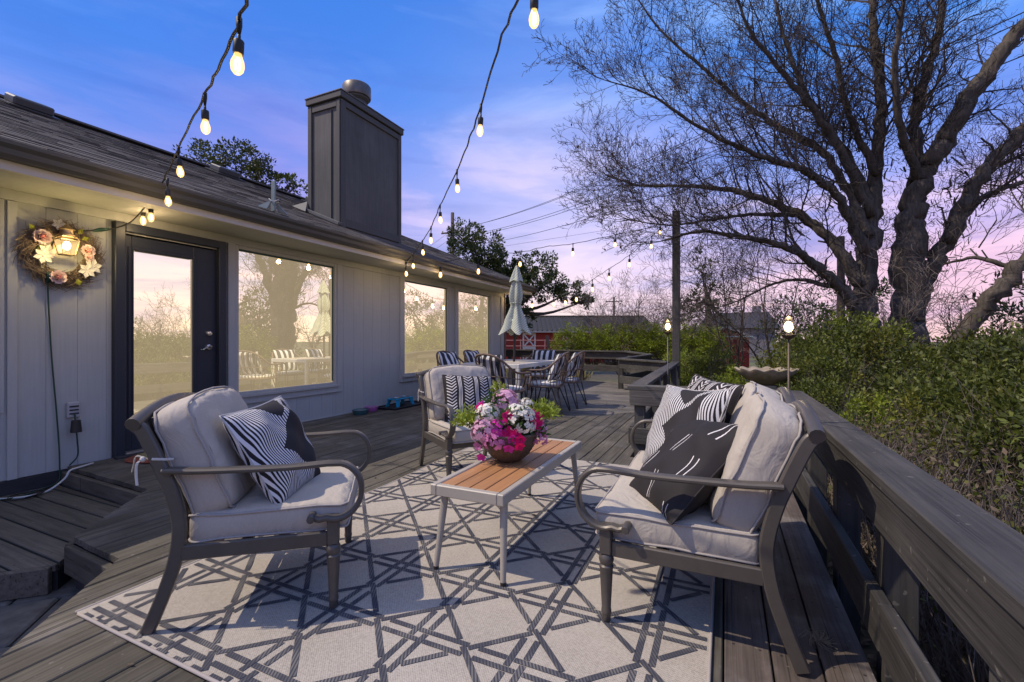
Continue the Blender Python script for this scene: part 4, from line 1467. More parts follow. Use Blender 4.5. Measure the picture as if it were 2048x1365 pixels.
def hoop_chair(label, loc, rz):
    t = thing('dining_chair', label, 'dining chair', loc, rz, 'wicker dining chairs round the table')
    sz = .405
    seat = []
    for k in range(28):
        a = 2 * math.pi * k / 28
        ca, sa = math.cos(a), math.sin(a)
        e = 1 / (abs(ca) ** 3.2 + abs(sa) ** 3.2) ** (1 / 3.2)
        seat.append((.265 * e * ca * (1 - .06 * (sa < 0) * abs(sa)), .255 * e * sa, sz))
    MB().tube(seat, .015, 6, closed=True).build('seat_ring', wicker, t, smooth=True)
    MB().prism([(p[0] * .97, p[1] * .97) for p in seat], sz - .012, sz + .004).build('seat_base', wicker, t)
    pad = MB()
    rs = []
    for f_, z in ((.80, .002), (.93, .012), (.96, .03), (.92, .048), (.75, .056), (.3, .060)):
        rs.append([(p[0] * f_, p[1] * f_, sz + z) for p in seat])
    pad.rings(rs)
    pad.build('seat_pad', white_cush, t, smooth=True)
    top = smooth_path([(.285, .245, .60), (.295, .22, .635), (.30, .10, .64), (.305, -.05, .65), (.285, -.16, .715), (.235, -.25, .80), (.14, -.315, .865), (0, -.335, .885)], 4)
    full = top + [(-p[0], p[1], p[2]) for p in top[::-1][1:]]
    MB().tube(full, .0145, 7).build('hoop', wicker, t, smooth=True)
    for s in (-1, 1):
        MB().tube([(s * .262, .235, sz), (s * .285, .245, .605)], .013, 6).build('arm_post', wicker, t, smooth=True)
    L = [0]
    for a, b in zip(full[:-1], full[1:]): L.append(L[-1] + math.dist(a, b))
    for k in range(21):
        d = L[-1] * (k + .9) / 22.0 * .965 + L[-1] * .012
        i = max(j for j in range(len(L)) if L[j] <= d)
        i = min(i, len(full) - 2)
        f_ = (d - L[i]) / (L[i + 1] - L[i])
        p = Vector(full[i]).lerp(Vector(full[i + 1]), f_)
        a = math.atan2(p.y / .30 * .9 - (.12 if p.z > .7 else 0), p.x / .30)
        ca, sa = math.cos(a), math.sin(a)
        e = 1 / (abs(ca) ** 3.2 + abs(sa) ** 3.2) ** (1 / 3.2)
        q = Vector((.262 * e * ca, .25 * e * sa, sz))
        m = q.lerp(p, .5) + Vector((p.x, p.y, 0)).normalized() * .012
        MB().tube([q, m, p], .0062, 5, cap=False).build('spindle', wicker, t, smooth=True)
    mid = [Vector(p) for p in full if p[1] < -.02 or True]
    band = smooth_path([(.285, .08, .56), (.29, -.08, .575), (.235, -.235, .60), (0, -.30, .61), (-.235, -.235, .60), (-.29, -.08, .575), (-.285, .08, .56)], 4)
    MB().tube(band, .007, 5).build('back_band', wicker, t, smooth=True)
    for s in (-1, 1):
        for y0, y1 in ((.18, .235), (-.17, -.30)):
            for dy in (-.035, .035):
                pass
            MB().tube([(s * .215, y0 + .03, sz - .01), (s * .265, y1, 0)], .0095, 6).build('leg', leg_dark, t)
            MB().tube([(s * .215, y0 - .06, sz - .01), (s * .262, y1 - .008, .012)], .0085, 6).build('leg_brace', leg_dark, t)
    return t


def chair_pillow(label, root, seed):
    a = math.degrees(root.rotation_euler.z) + 90
    p, s = pillow(.44, .44, .14, n=14, seed=seed)
    o = p.build('striped_pillow', m_wide, smooth=True, flip=True)
    tag(o, label, 'pillow', 'striped pillows on the dining chairs')
    s.build('seam', dark_seam, o, smooth=True)
    pos = from_local(root, (.0, -.175, .675))
    o.matrix_world = Matrix.Translation(pos) @ Matrix.Rotation(R(a) - math.pi / 2 + math.pi, 4, 'Z') @ Matrix.Rotation(R(90 - 20), 4, 'X')


ch0 = hoop_chair('wicker hoop back dining chair at the near end of the table, seen from behind', (-2.64, 5.36, 0), R(74 - 90))
kids = {}
for x in bpy.data.objects:
    if x.parent: kids.setdefault(x.parent.name, []).append(x)
roots = [ch0]
for lab, loc, hd in (('wicker dining chair nearest the railing, at the near right of the table', (-2.38, 6.28, 0), 186),
                     ('wicker dining chair at the far right of the table, partly behind the near right one', (-2.36, 7.05, 0), 181),
                     ('wicker dining chair at the far head of the table facing the camera', (-3.05, 7.72, 0), -88),
                     ('wicker dining chair on the window side of the table, nearer the camera', (-3.78, 6.15, 0), -8),
                     ('wicker dining chair on the window side of the table, farther from the camera', (-3.80, 7.0, 0), 0)):
    c = copy_tree(ch0, None, kids)
    c.location = loc
    c.rotation_euler = (0, 0, R(hd - 90))
    c['label'] = lab
    roots.append(c)
for i, (r_, lab) in enumerate(zip(roots, ('navy and white striped pillow behind the spindles of the near end chair', 'navy and white striped pillow on the near right dining chair', 'navy and white striped pillow on the far right dining chair', 'navy and white striped pillow on the chair at the far head of the table', 'navy and white striped pillow against the window, left of the two', 'navy and white striped pillow against the window, right of the two'))):
    chair_pillow(lab, r_, 30 + i)

# umbrella
um = thing('patio_umbrella', 'closed green and white striped patio umbrella standing through the dining table', 'umbrella', (-3.0, 6.5, 0))
lean = lambda z: (.052 * z * .906 * .55 - .015, .052 * z * .422 * .55)
MB().tube([(*lean(z), z) for z in (0, .8, 1.6, 2.2)], .019, 10).build('pole', leg_dark, um, smooth=True)
MB().lathe([(.22, 0.0), (.22, .03), (.10, .06), (.03, .075), (.028, .25)], 20).build('base', leg_dark, um, smooth='auto')
mint, nt, p, x, y, z = blank('umbrella stripe', .85)
st = mth(nt, 'LESS_THAN', mth(nt, 'FRACT', mth(nt, 'MULTIPLY', mth(nt, 'ADD', z, mth(nt, 'MULTIPLY', mth(nt, 'ABSOLUTE', x), .55)), 42.)), .5)
nt.links.new(mixc(nt, st, (.66, .66, .57), (.22, .28, .21)), p.inputs['Base Color'])


def folds(prof, nf, depth, twist=0., hem=0.):
    mb = MB()
    N = 72
    rs = []
    for j, (r, z) in enumerate(prof):
        lx, ly = lean(z)
        f_ = j / (len(prof) - 1)
        row = []
        for k in range(N):
            a = 2 * math.pi * k / N + twist * f_
            w_ = .5 + .5 * math.cos(nf * a + .7 * math.sin(2 * a))
            rr = r * (1 - depth * (1 - w_ ** .7) * min(1, f_ * 3 + .25))
            row.append((lx + rr * math.cos(a), ly + rr * math.sin(a), z - hem * f_ * (w_ - .5) * (1 if f_ > .8 else 0)))
        rs.append(row)
    mb.rings(rs, cap=False)
    return mb


folds(smooth_path([(.055, 2.03), (.085, 1.93), (.115, 1.80), (.112, 1.70), (.088, 1.62), (.105, 1.55), (.165, 1.42), (.235, 1.28), (.285, 1.19)], 4), 6, .52, .5, .10).build('canopy', mint, um, smooth=True)
folds(smooth_path([(.012, 2.24), (.05, 2.16), (.105, 2.02), (.12, 1.98)], 3), 6, .30, 0, .03).build('vent_top', mint, um, smooth=True)
MB().tube([(lean(1.64)[0] + .088 * math.cos(t), lean(1.64)[1] + .088 * math.sin(t), 1.64) for t in np.linspace(0, 6.28, 24)[:-1]], .008, 5, closed=True).build('tie_strap', mint, um, smooth=True)
MB().lathe([(.004, .05), (.014, .035), (.016, .015), (.012, 0)], 10, (*lean(2.22), 2.22)).build('finial', leg_dark, um, smooth='auto')


# ================================================================== string lights
def bulb_meshes():
    a = MB().lathe([(.004, .0), (.0065, -.004), (.0065, -.022), (.018, -.026), (.0195, -.03), (.0195, -.070), (.0175, -.074), (.0175, -.079)], 14)
    g = MB().lathe([(.0135, -.078), (.0150, -.088), (.0225, -.108), (.0245, -.124), (.0215, -.143), (.012, -.156), (.003, -.160)], 16)
    f = MB()
    for k in range(4):
        c, s = math.cos(k * 1.57), math.sin(k * 1.57)
        f.tube([(c * .004, s * .004, -.095), (c * .0105, s * .0105, -.112), (c * .008, s * .008, -.138)], .0030, 5)
    return a, g, f


A_, G_, F_ = bulb_meshes()
sock_me = bulb_me = fil_me = None


def string_light(label, cable, bulbs, root_loc, wire=None, r=.0065, energy=1.2, scale=1.0):
    """cable: world polyline; bulbs: list of world points on the cable, sockets hang below"""
    global sock_me, bulb_me, fil_me
    t = thing('string_lights', label, 'string lights', root_loc, 0, 'string lights over the deck')
    MB().tube(cable, r, 6).build('cable', cable_m, t, smooth=True, world=True)
    if wire: MB().tube(wire, .0025, 4).build('support_wire', cable_m, t, world=True)
    rl = Vector(root_loc)
    for i, p in enumerate(bulbs):
        drop = .045 + .02 * rng.random()
        if sock_me is None:
            so = A_.build('socket', black_pl, t, smooth='auto'); bo = G_.build('bulb', glass_glow, so, smooth=True); fo = F_.build('filament', filament, so, smooth=True)
            sock_me, bulb_me, fil_me = so.data, bo.data, fo.data
        else:
            so = put('socket', sock_me, None, t); bo = put('bulb', bulb_me, None, so); fo = put('filament', fil_me, None, so)
        so.location = Vector(p) - rl - Vector((0, 0, drop))
        so.rotation_euler = (rng.uniform(-.07, .07), rng.uniform(-.07, .07), rng.uniform(0, 6))
        so.scale = (scale,) * 3
        cl = MB().tube([Vector(p) + Vector((0, 0, .012)), Vector(p) - Vector((0, 0, .02)), Vector(p) - Vector((0, 0, drop + .004))], [.011, .011, .0045], 6)
        cl.build('drop_cord', cable_m, t, smooth=True, world=True)
        if energy:
            ld = bpy.data.lights.new('bulb_light', 'POINT')
            ld.energy = energy
            ld.color = (1, .70, .36)
            ld.shadow_soft_size = .03
            lo = bpy.data.objects.new('bulb_light', ld)
            col.objects.link(lo)
            lo.location = Vector(p) - Vector((0, 0, drop + .19))
    return t


def cable_through(pts, k=7, wob=.004):
    sp = smooth_path([tuple(p) for p in pts], k)
    return [(p[0] + wob * math.sin(i * 1.3), p[1] + wob * math.cos(i * 1.7), p[2] + wob * .6 * math.sin(i * 2.1)) for i, p in enumerate(sp)]


# first run: from above the camera to the eave by the door
s1p = [Vector((-1.405, 1.001, 2.267)), Vector((-1.685, 1.146, 2.275)), Vector((-2.152, 1.370, 2.348)), Vector((-2.679, 1.620, 2.449)), Vector((-3.557, 1.984, 2.484)), Vector((-4.088, 2.178, 2.415)), Vector((-4.510, 2.312, 2.351)), Vector((-4.611, 2.321, 2.309))]
cab = cable_through([Vector((-1.058, 0.831, 2.496))] + s1p)
string_light('string of warm bulbs running down from overhead to the eave beside the door', cab, [s1p[1], s1p[3], Vector((-3.682, 2.036, 2.479)), s1p[5] + Vector((0, 0, -.06)), Vector((-4.618, 2.328, 2.321)), Vector((-4.786, 2.349, 2.313))], (-2.8, 1.7, 2.3))
# second run: from above the camera to the eave beyond the chimney
s2p = [Vector((-0.833, 1.874, 2.602)), Vector((-1.159, 2.328, 2.748)), Vector((-1.596, 2.897, 2.747)), Vector((-1.920, 3.298, 2.742)), Vector((-2.390, 3.851, 2.725)), Vector((-3.106, 4.621, 2.676)), Vector((-3.554, 5.074, 2.567)), Vector((-3.897, 5.356, 2.474)), Vector((-4.205, 5.543, 2.347)), Vector((-4.394, 5.621, 2.239))]
cab = cable_through([Vector((-0.401, 1.468, 2.710))] + s2p)
string_light('string of warm bulbs running from overhead down past the chimney to the eave', cab, [Vector((-0.793, 1.947, 2.708)), s2p[2], s2p[4], s2p[5], s2p[6], s2p[7], s2p[8], s2p[9]], (-2, 4, 2.6))
# third: along the eave then up to the tall post
s3p = [Vector((-4.394, 5.621, 2.239)), Vector((-4.376, 6.015, 2.291)), Vector((-4.341, 6.472, 2.367)), Vector((-4.055, 7.268, 2.615)), Vector((-3.575, 8.042, 2.757)), Vector((-3.211, 8.433, 2.904)), Vector((-2.772, 8.858, 3.006)), Vector((-2.030, 9.369, 3.221)), Vector((-1.491, 9.675, 3.356)), Vector((-0.969, 9.918, 3.562))]
cab = cable_through(s3p, 6, .01)
string_light('string of warm bulbs from the eave past the umbrella top up to the tall post', cab, [s3p[2], s3p[3] + Vector((0, 0, -.1)), s3p[4] + Vector((0, 0, -.03)), s3p[6], s3p[7], Vector((-1.202, 9.809, 3.480))], (-2, 9, 2.6), wire=[tuple(Vector((-4.548, 9.134, 3.151))), tuple(Vector((-0.969, 9.918, 3.541)))], scale=1.25)
# fourth: sagging from the tall post to the house corner
s4p = [Vector((-0.969, 9.918, 3.541)), Vector((-1.384, 9.835, 3.225)), Vector((-1.836, 9.845, 2.868)), Vector((-2.276, 9.861, 2.613)), Vector((-2.653, 9.906, 2.402)), Vector((-3.061, 10.047, 2.192)), Vector((-3.362, 10.128, 2.145)), Vector((-3.671, 10.204, 2.118)), Vector((-4.246, 10.267, 2.111)), Vector((-4.793, 10.233, 2.316)), Vector((-5.038, 10.229, 2.427))]
cab = cable_through(s4p, 6, .01)
string_light('string of warm bulbs sagging from the tall post back to the house corner', cab, s4p[1:10], (-2, 10, 2.2), scale=1.3)

# ================================================================== lantern, wreath, cords
WXF = -4.99
ln = thing('wall_lantern', 'lit brass wall lantern with glass panes in the middle of the wreath', 'lantern', (WXF, 1.855, 1.83))
brass = mat('aged brass', (.30, .22, .13), .4, metal=.7, grain=(20, 20, 20), amt=.25)
lx = .11
MB().lathe([(.0, 0), (.05, .002), (.052, .012), (.02, .02)], 16).build('back_plate', brass, ln, smooth='auto').rotation_euler = (0, R(90), 0)
MB().tube(smooth_path([(.01, 0, .05), (.06, 0, .13), (lx, 0, .155)], 4), .007, 6).build('arm', brass, ln, smooth=True)
MB().lathe([(.003, .20), (.009, .19), (.006, .175), (.016, .165), (.022, .155), (.045, .14), (.05, .13), (.042, .125), (.044, .095), (.054, .09), (.056, .075), (.05, .07)], 16, (lx, 0, 0)).build('cap', brass, ln, smooth='auto')
top4 = [(lx + .052 * math.cos(R(45 + 90 * k)) * 1.3, .052 * math.sin(R(45 + 90 * k)) * 1.3, .07) for k in range(4)]
mid4 = [(lx + .062 * math.cos(R(45 + 90 * k)) * 1.35, .062 * math.sin(R(45 + 90 * k)) * 1.35, .045) for k in range(4)]
bot4 = [(lx + .042 * math.cos(R(45 + 90 * k)) * 1.3, .042 * math.sin(R(45 + 90 * k)) * 1.3, -.075) for k in range(4)]
mb = MB()
for k in range(4):
    mb.tube([top4[k], mid4[k], bot4[k]], .004, 5).tube([top4[k], top4[(k + 1) % 4]], .004, 5).tube([mid4[k], mid4[(k + 1) % 4]], .0035, 5).tube([bot4[k], bot4[(k + 1) % 4]], .0045, 5)
mb.build('cage', brass, ln)
lg = emit('lantern glass', (1, .72, .34), 1.5, .22)
for k in range(4):
    MB().add([mid4[k], mid4[(k + 1) % 4], bot4[(k + 1) % 4], bot4[k]], [(0, 1, 2, 3)]).build('glass_pane', lg, ln)
MB().ball((lx, 0, .0), .024, 12, 8, (1, 1, 1.5)).build('lamp_bulb', lamp_glow, ln, smooth=True)
MB().box((lx, 0, -.075), (.07, .07, .006)).build('base', brass, ln)
ld = bpy.data.lights.new('lantern_light', 'POINT')
ld.energy = 4.5
ld.color = (1, .74, .30)
ld.shadow_soft_size = .02
lo = bpy.data.objects.new('lantern_light', ld)
col.objects.link(lo)
lo.location = (WXF + lx + .13, 1.855, 1.80)

wr = thing('wreath', 'twig wreath with pink roses and white flowers hanging on the wall round the lantern', 'wreath', (WXF, 1.855, 1.765))
wrn = np.random.default_rng(3)
S = []
for i in range(1500):
    a = wrn.uniform(0, 2 * math.pi)
    r0 = wrn.uniform(.14, .235)
    da = wrn.uniform(.15, .55) * (1 if wrn.random() < .85 else -1)
    r1 = r0 + wrn.uniform(-.03, .09)
    h0, h1 = wrn.uniform(.004, .055), wrn.uniform(.004, .07)
    p = np.array([h0, r0 * math.cos(a), r0 * math.sin(a)])
    m = np.array([(h0 + h1) / 2, (r0 + r1) / 2 * math.cos(a + da / 2) * 1.01, (r0 + r1) / 2 * math.sin(a + da / 2) * 1.01])
    q = np.array([h1, r1 * math.cos(a + da), r1 * math.sin(a + da)])
    S += [(p, m, .0028, .0022), (m, q, .0022, .0010)]
put('twigs', seg_mesh('twigs', S), mat('wreath twig', (.17, .125, .085), .9, grain=(9, 9, 9), amt=.5), wr)['kind'] = 'stuff'


def rose(c, r, m, m2):
    mb = MB()
    c = np.array(c)
    for ring, (nr_, rad, tilt, sz) in enumerate(((6, .85, .45, .62), (5, .55, .75, .5), (4, .3, .95, .38))):
        for k in range(nr_):
            a = 2 * math.pi * k / nr_ + ring * .5
            e = np.array([0, math.cos(a), math.sin(a)])
            g = np.array([0, -math.sin(a), math.cos(a)])
            b = c + e * r * rad * .35
            o = np.array([1., 0, 0])
            P = []
            for u, v in ((-.5, 0), (.5, 0), (.75, .6), (.4, 1), (-.4, 1), (-.75, .6)):
                P.append(tuple(b + g * u * r * sz * 1.5 + (e * (1 - tilt) + o * tilt) * v * r * sz * 1.3 + o * .1 * r * abs(u) + o * (.004 + r * .12 * ring)))
            mb.add(P, [(0, 1, 2, 5), (5, 2, 3, 4)])
    ro = mb.build('rose', m, wr)
    mb = MB().ball((c[0] + r * .45, c[1], c[2]), r * .28, 8, 6)
    mb.build('rose_heart', m2, ro, smooth=True)


def lily(c, r, m):
    mb = MB()
    for k in range(6):
        a = 2 * math.pi * k / 6 + .3
        e = np.array([.28, math.cos(a), math.sin(a)])
        g = np.array([0, -math.sin(a), math.cos(a)])
        c_ = np.array(c)
        mb.add([tuple(c_), tuple(c_ + e * r * .6 + g * r * .30), tuple(c_ + e * r + np.array([-.008, 0, 0])), tuple(c_ + e * r * .6 - g * r * .30)], [(0, 1, 2, 3)])
    mb.build('flower', m, wr)


rp = mat('rose petal pink', (.80, .62, .58), .7, trans=.2)
rh = mat('rose heart', (.62, .16, .15), .7)
wp = mat('white petal', (.78, .75, .66), .7, trans=.2)
rose((.05, -.135, .115), .070, rp, rh)
rose((.05, .155, .055), .060, rp, rh)
rose((.05, .165, .0), .040, rp, rh)
rose((.055, -.04, -.195), .066, rp, rh)
for q in ((.06, -.125, -.035), (.055, -.10, .0), (.06, .15, -.115), (.055, -.03, .235), (.055, .19, -.075)): lily(q, .066 if q[2] < .2 else .05, wp)
yl = mat('wreath leaf', (.30, .32, .03), .6, trans=.25)
for q, aa in (((.05, -.105, .045), 3.6), ((.05, .10, .18), 1.2), ((.05, .115, .14), .5), ((.055, .09, -.19), 4.9), ((.05, .20, -.06), 5.4), ((.05, -.165, .16), 2.4)):
    e = np.array([.1, math.cos(aa), math.sin(aa)]); g = np.array([.2, -math.sin(aa), math.cos(aa)])
    b = np.array(q)
    MB().add([tuple(b), tuple(b + e * .03 + g * .022), tuple(b + e * .062), tuple(b + e * .03 - g * .022), tuple(b + e * .03 + np.array([.008, 0, 0]))], [(0, 1, 4), (1, 2, 4), (2, 3, 4), (3, 0, 4)]).build('leaf', yl, wr)


def cord(name, label, pts, r, m, k=6):
    o = MB().tube(smooth_path(pts, k), r, 6).build(name, m, smooth=True, loc=pts[0])
    return tag(o, label, 'cord')


cord('extension_cord', 'green extension cord hanging down the wall from the wreath to the step', [(-4.94, 1.765, 1.555), (-4.965, 1.77, 1.48), (-4.98, 1.785, 1.2), (-4.982, 1.80, .9), (-4.978, 1.825, .5), (-4.972, 1.84, .2), (-4.965, 1.842, .02), (-4.955, 1.835, -.09), (-4.92, 1.76, -.117), (-4.80, 1.55, -.117), (-4.86, 1.40, -.117)], .0055, green_cord)
cord('extension_cord', 'short black cord from the outlet box to the timer plug and down the wall', [(-4.955, 1.935, .44), (-4.945, 1.935, .38), (-4.945, 1.94, .31), (-4.95, 1.95, .2), (-4.96, 1.955, .08), (-4.955, 1.90, .012)], .006, green_cord)
cord('extension_cord', 'white cord lying in a curve over the lower step to the door sill', [(-4.86, 2.02, .014), (-4.80, 1.90, .014), (-4.78, 1.835, .006), (-4.775, 1.80, -.05), (-4.78, 1.70, -.118), (-4.76, 1.58, -.119), (-4.82, 1.50, -.119), (-4.92, 1.40, -.119), (-4.96, 1.1, -.119)], .0075, white_cord)
cord('extension_cord', 'dark cord coiled on the lower step below the outlet box', [(-4.93, 1.82, -.118), (-4.86, 1.70, -.119), (-4.74, 1.62, -.119), (-4.72, 1.52, -.119), (-4.80, 1.49, -.117), (-4.88, 1.56, -.115), (-4.84, 1.68, -.112), (-4.74, 1.66, -.11), (-4.70, 1.55, -.112)], .0055, cable_m)
cord('light_cord', 'black and green cord strung from the lantern over the door corner to the eave', [tuple(p) for p in (Vector((-4.93, 1.88, 1.985)), Vector((-4.945, 1.98, 1.985)), Vector((-4.93, 2.10, 2.02)), Vector((-4.93, 2.20, 2.055)), Vector((-4.80, 2.26, 2.11)), Vector((-4.60, 2.26, 2.20)), s1p[-1])], .006, cable_m)
tpl = MB().tube([(-4.935, 1.935, .385), (-4.935, 1.936, .285)], [.03, .038], 10).build('timer_plug', black_pl, smooth='auto', loc=(-4.935, 1.935, .33))
tag(tpl, 'round black timer plug hanging under the outlet box', 'plug')
gp = MB().tube([(-4.94, 2.05, 2.0), (-4.935, 2.10, 2.02), (-4.93, 2.16, 2.04)], [.008, .018, .012], 8).build('cord_plug', green_cord, smooth=True, loc=(-4.94, 2.1, 2.0))
tag(gp, 'green plug joining the cords at the top corner of the door', 'plug')
gp = MB().tube([(-4.935, 1.765, 1.60), (-4.94, 1.765, 1.52)], [.018, .012], 8).build('cord_plug', green_cord, smooth=True, loc=(-4.94, 1.765, 1.55))
tag(gp, 'green plug at the bottom of the wreath on top of the hanging cord', 'plug')

# ================================================================== mat and pet things
mt = MB().lathe([(.39, 0), (.395, .008), (.385, .014), (.26, .0145), (.001, .015)], 40)
mt.v = [(v[0] * .62 if v[0] < 0 else 0 + v[0] * .9, v[1], v[2]) for v in mt.v]
mm, nt, p, x, y, z = blank('door mat print', .95)
rr = mth(nt, 'SQRT', mth(nt, 'ADD', mth(nt, 'MULTIPLY', x, x), mth(nt, 'MULTIPLY', y, y)))
nz_ = nd(nt, 'ShaderNodeTexNoise', Vector=nd(nt, 'ShaderNodeTexCoord').outputs['Object'], Scale=60., Detail=2)
c = mixc(nt, mth(nt, 'GREATER_THAN', rr, .29), (.30, .27, .14), (.27, .075, .045))
nt.links.new(mixc(nt, mth(nt, 'MULTIPLY', nz_.outputs[0], .5), c, (.10, .06, .04)), p.inputs['Base Color'])
o = mt.build('door_mat', mm, smooth='auto')
o.location = (-4.66, 2.56, .004)
tag(o, 'half round red bordered door mat in front of the glazed door', 'door mat')
tray = thing('feeding_tray', 'shallow black tray under the blue pet feeder by the wall', 'tray', (-4.72, 5.93, .003))
mb = MB()
mb.box((0, 0, .006), (.42, .86, .010), b=.004)
for s in (-1, 1):
    mb.box((s * .205, 0, .016), (.012, .86, .022), b=.003).box((0, s * .425, .0162), (.40, .012, .0216), b=.003)
mb.build('tray_base', mat('black rubber', (.012, .014, .018), .5), tray)
pf = thing('pet_feeder', 'bright blue raised pet feeder with two steel bowls on the black tray', 'pet feeder', (-4.74, 5.92, .016))
blue = mat('blue plastic', (.012, .30, .50), .35)
mb = MB()
mb.box((0, 0, .115), (.20, .42, .022), b=.006)
mb.build('feeder_top', blue, pf)
for sx in (-1, 1):
    for sy in (-1, 1):
        MB().add([(sx * .092, sy * .20, .106), (sx * .092, sy * .115, .106), (sx * .112, sy * .165, 0), (sx * .112, sy * .225, 0), (sx * .072, sy * .20, .106), (sx * .072, sy * .115, .106), (sx * .095, sy * .165, 0), (sx * .095, sy * .225, 0)], [(0, 1, 2, 3), (4, 5, 6, 7), (0, 1, 5, 4), (1, 2, 6, 5), (2, 3, 7, 6), (3, 0, 4, 7)]).build('leg', blue, pf)
steel = mat('steel bowl', (.5, .5, .5), .25, metal=.9)
for sy in (-1, 1):
    MB().lathe([(.085, .128), (.088, .134), (.075, .134), (.065, .11), (.01, .105)], 20, (0, sy * .10, 0)).build('bowl', steel, pf, smooth='auto')
for nme, lab, cc, loc, r in (('pet_bowl', 'round dark teal pet bowl by the wall, left of the pink one', (.03, .09, .10), (-4.74, 5.03, .003), .115), ('pet_bowl', 'pink pet bowl by the wall between the teal bowl and the blue feeder', (.36, .10, .30), (-4.80, 5.32, .003), .10)):
    b = thing(nme, lab, 'pet bowl', loc, 0, 'pet bowls by the wall')
    MB().lathe([(r * .82, 0), (r * .86, .01), (r, .06), (r, .066), (r * .92, .066), (r * .75, .025), (.01, .02)], 24).build('bowl', mat('bowl ' + lab[:10], cc, .4), b, smooth='auto')
    MB().lathe([(r * .90, .056), (.01, .057)], 24).build('water', mat('water', (.25, .28, .28), .08), b)
# dry weed tuft
S = []
for i in range(70):
    a = wrn.uniform(0, 6.28)
    L = wrn.uniform(.02, .07)
    p = np.array([0, 0, .002]); q = np.array([L * math.cos(a) * .6, L * math.sin(a) * .6, wrn.uniform(.005, .03)]); s_ = np.array([L * math.cos(a + .5), L * math.sin(a + .5), wrn.uniform(.001, .02)])
    S += [(p, q, .0009, .0007), (q, s_, .0007, .0004)]
o = put('dry_weed', seg_mesh('dry_weed', S), mat('dry straw', (.30, .25, .18), .9), None, (.30, 1.90, 0))
tag(o, 'small tuft of dry pale weed lying on the boards beside the loveseat', 'dry weed')

# ================================================================== torches and bird bath
cage_m = mat('torch metal', (.14, .11, .085), .5, metal=.5)
for lab, loc, z1, zb in (('slim pole lamp with a lit cage standing by the bird bath', (.475, 4.38), 1.17, -.34), ('slim pole lamp with a lit cage standing just left of the tall post', (-.68, 6.30), 1.24, -.34)):
    t = thing('pole_lamp', lab, 'pole lamp', (*loc, zb), 0, 'pole lamps beside the railing')
    h = z1 - zb
    MB().tube([(0, 0, 0), (0, 0, h - .095)], .008, 8).build('pole', cage_m, t, smooth=True)
    MB().lathe([(.01, h - .11), (.045, h - .085), (.055, h - .07), (.05, h - .068), (.03, h - .075)], 14).build('cup', cage_m, t, smooth='auto')
    mb = MB()
    for k in range(8):
        a = k * math.pi / 4
        mb.tube([(.05 * math.cos(a), .05 * math.sin(a), h - .07), (.062 * math.cos(a + .5), .062 * math.sin(a + .5), h - .03), (.03 * math.cos(a + 1.0), .03 * math.sin(a + 1.0), h + .06)], .003, 4)
    mb.build('cage', cage_m, t)
    MB().ball((0, 0, h - .002), .033, 12, 8, (1, 1, 1.35)).build('lamp_globe', emit('torch globe', (1, .80, .42), 9.), t, smooth=True)
    MB().lathe([(.004, h + .085), (.03, h + .062), (.034, h + .055), (.01, h + .055)], 12).build('cap', cage_m, t, smooth='auto')
    ld = bpy.data.lights.new('torch_light', 'POINT')
    ld.energy = 4.0
    ld.color = (1, .74, .36)
    ld.shadow_soft_size = .04
    lo = bpy.data.objects.new('torch_light', ld)
    col.objects.link(lo)
    lo.location = (loc[0], loc[1], z1 + .12)
bb = thing('bird_bath', 'weathered stone bird bath with a scalloped basin beyond the railing', 'bird bath', (.44, 6.25, -.36))
bs_ = MB().lathe([(.06, .88), (.10, .90), (.20, .945), (.28, 1.0), (.325, 1.05), (.335, 1.075), (.31, 1.08), (.24, 1.03), (.10, .99), (.01, .985)], 104)
bs = bs_.v
bs_.v = [(x * (1 + .04 * max(0, (z - .93) / .15) * math.cos(13 * math.atan2(y, x))), y * (1 + .04 * max(0, (z - .93) / .15) * math.cos(13 * math.atan2(y, x))), z + .011 * max(0, (z - .97) / .1) * math.cos(13 * math.atan2(y, x))) for x, y, z in bs]
bs_.build('basin', stone_m, bb, smooth='auto')
MB().lathe([(.19, 0), (.19, .06), (.15, .10), (.10, .18), (.09, .5), (.11, .70), (.15, .78), (.16, .84), (.13, .885)], 28).build('pedestal', stone_m, bb, smooth='auto')
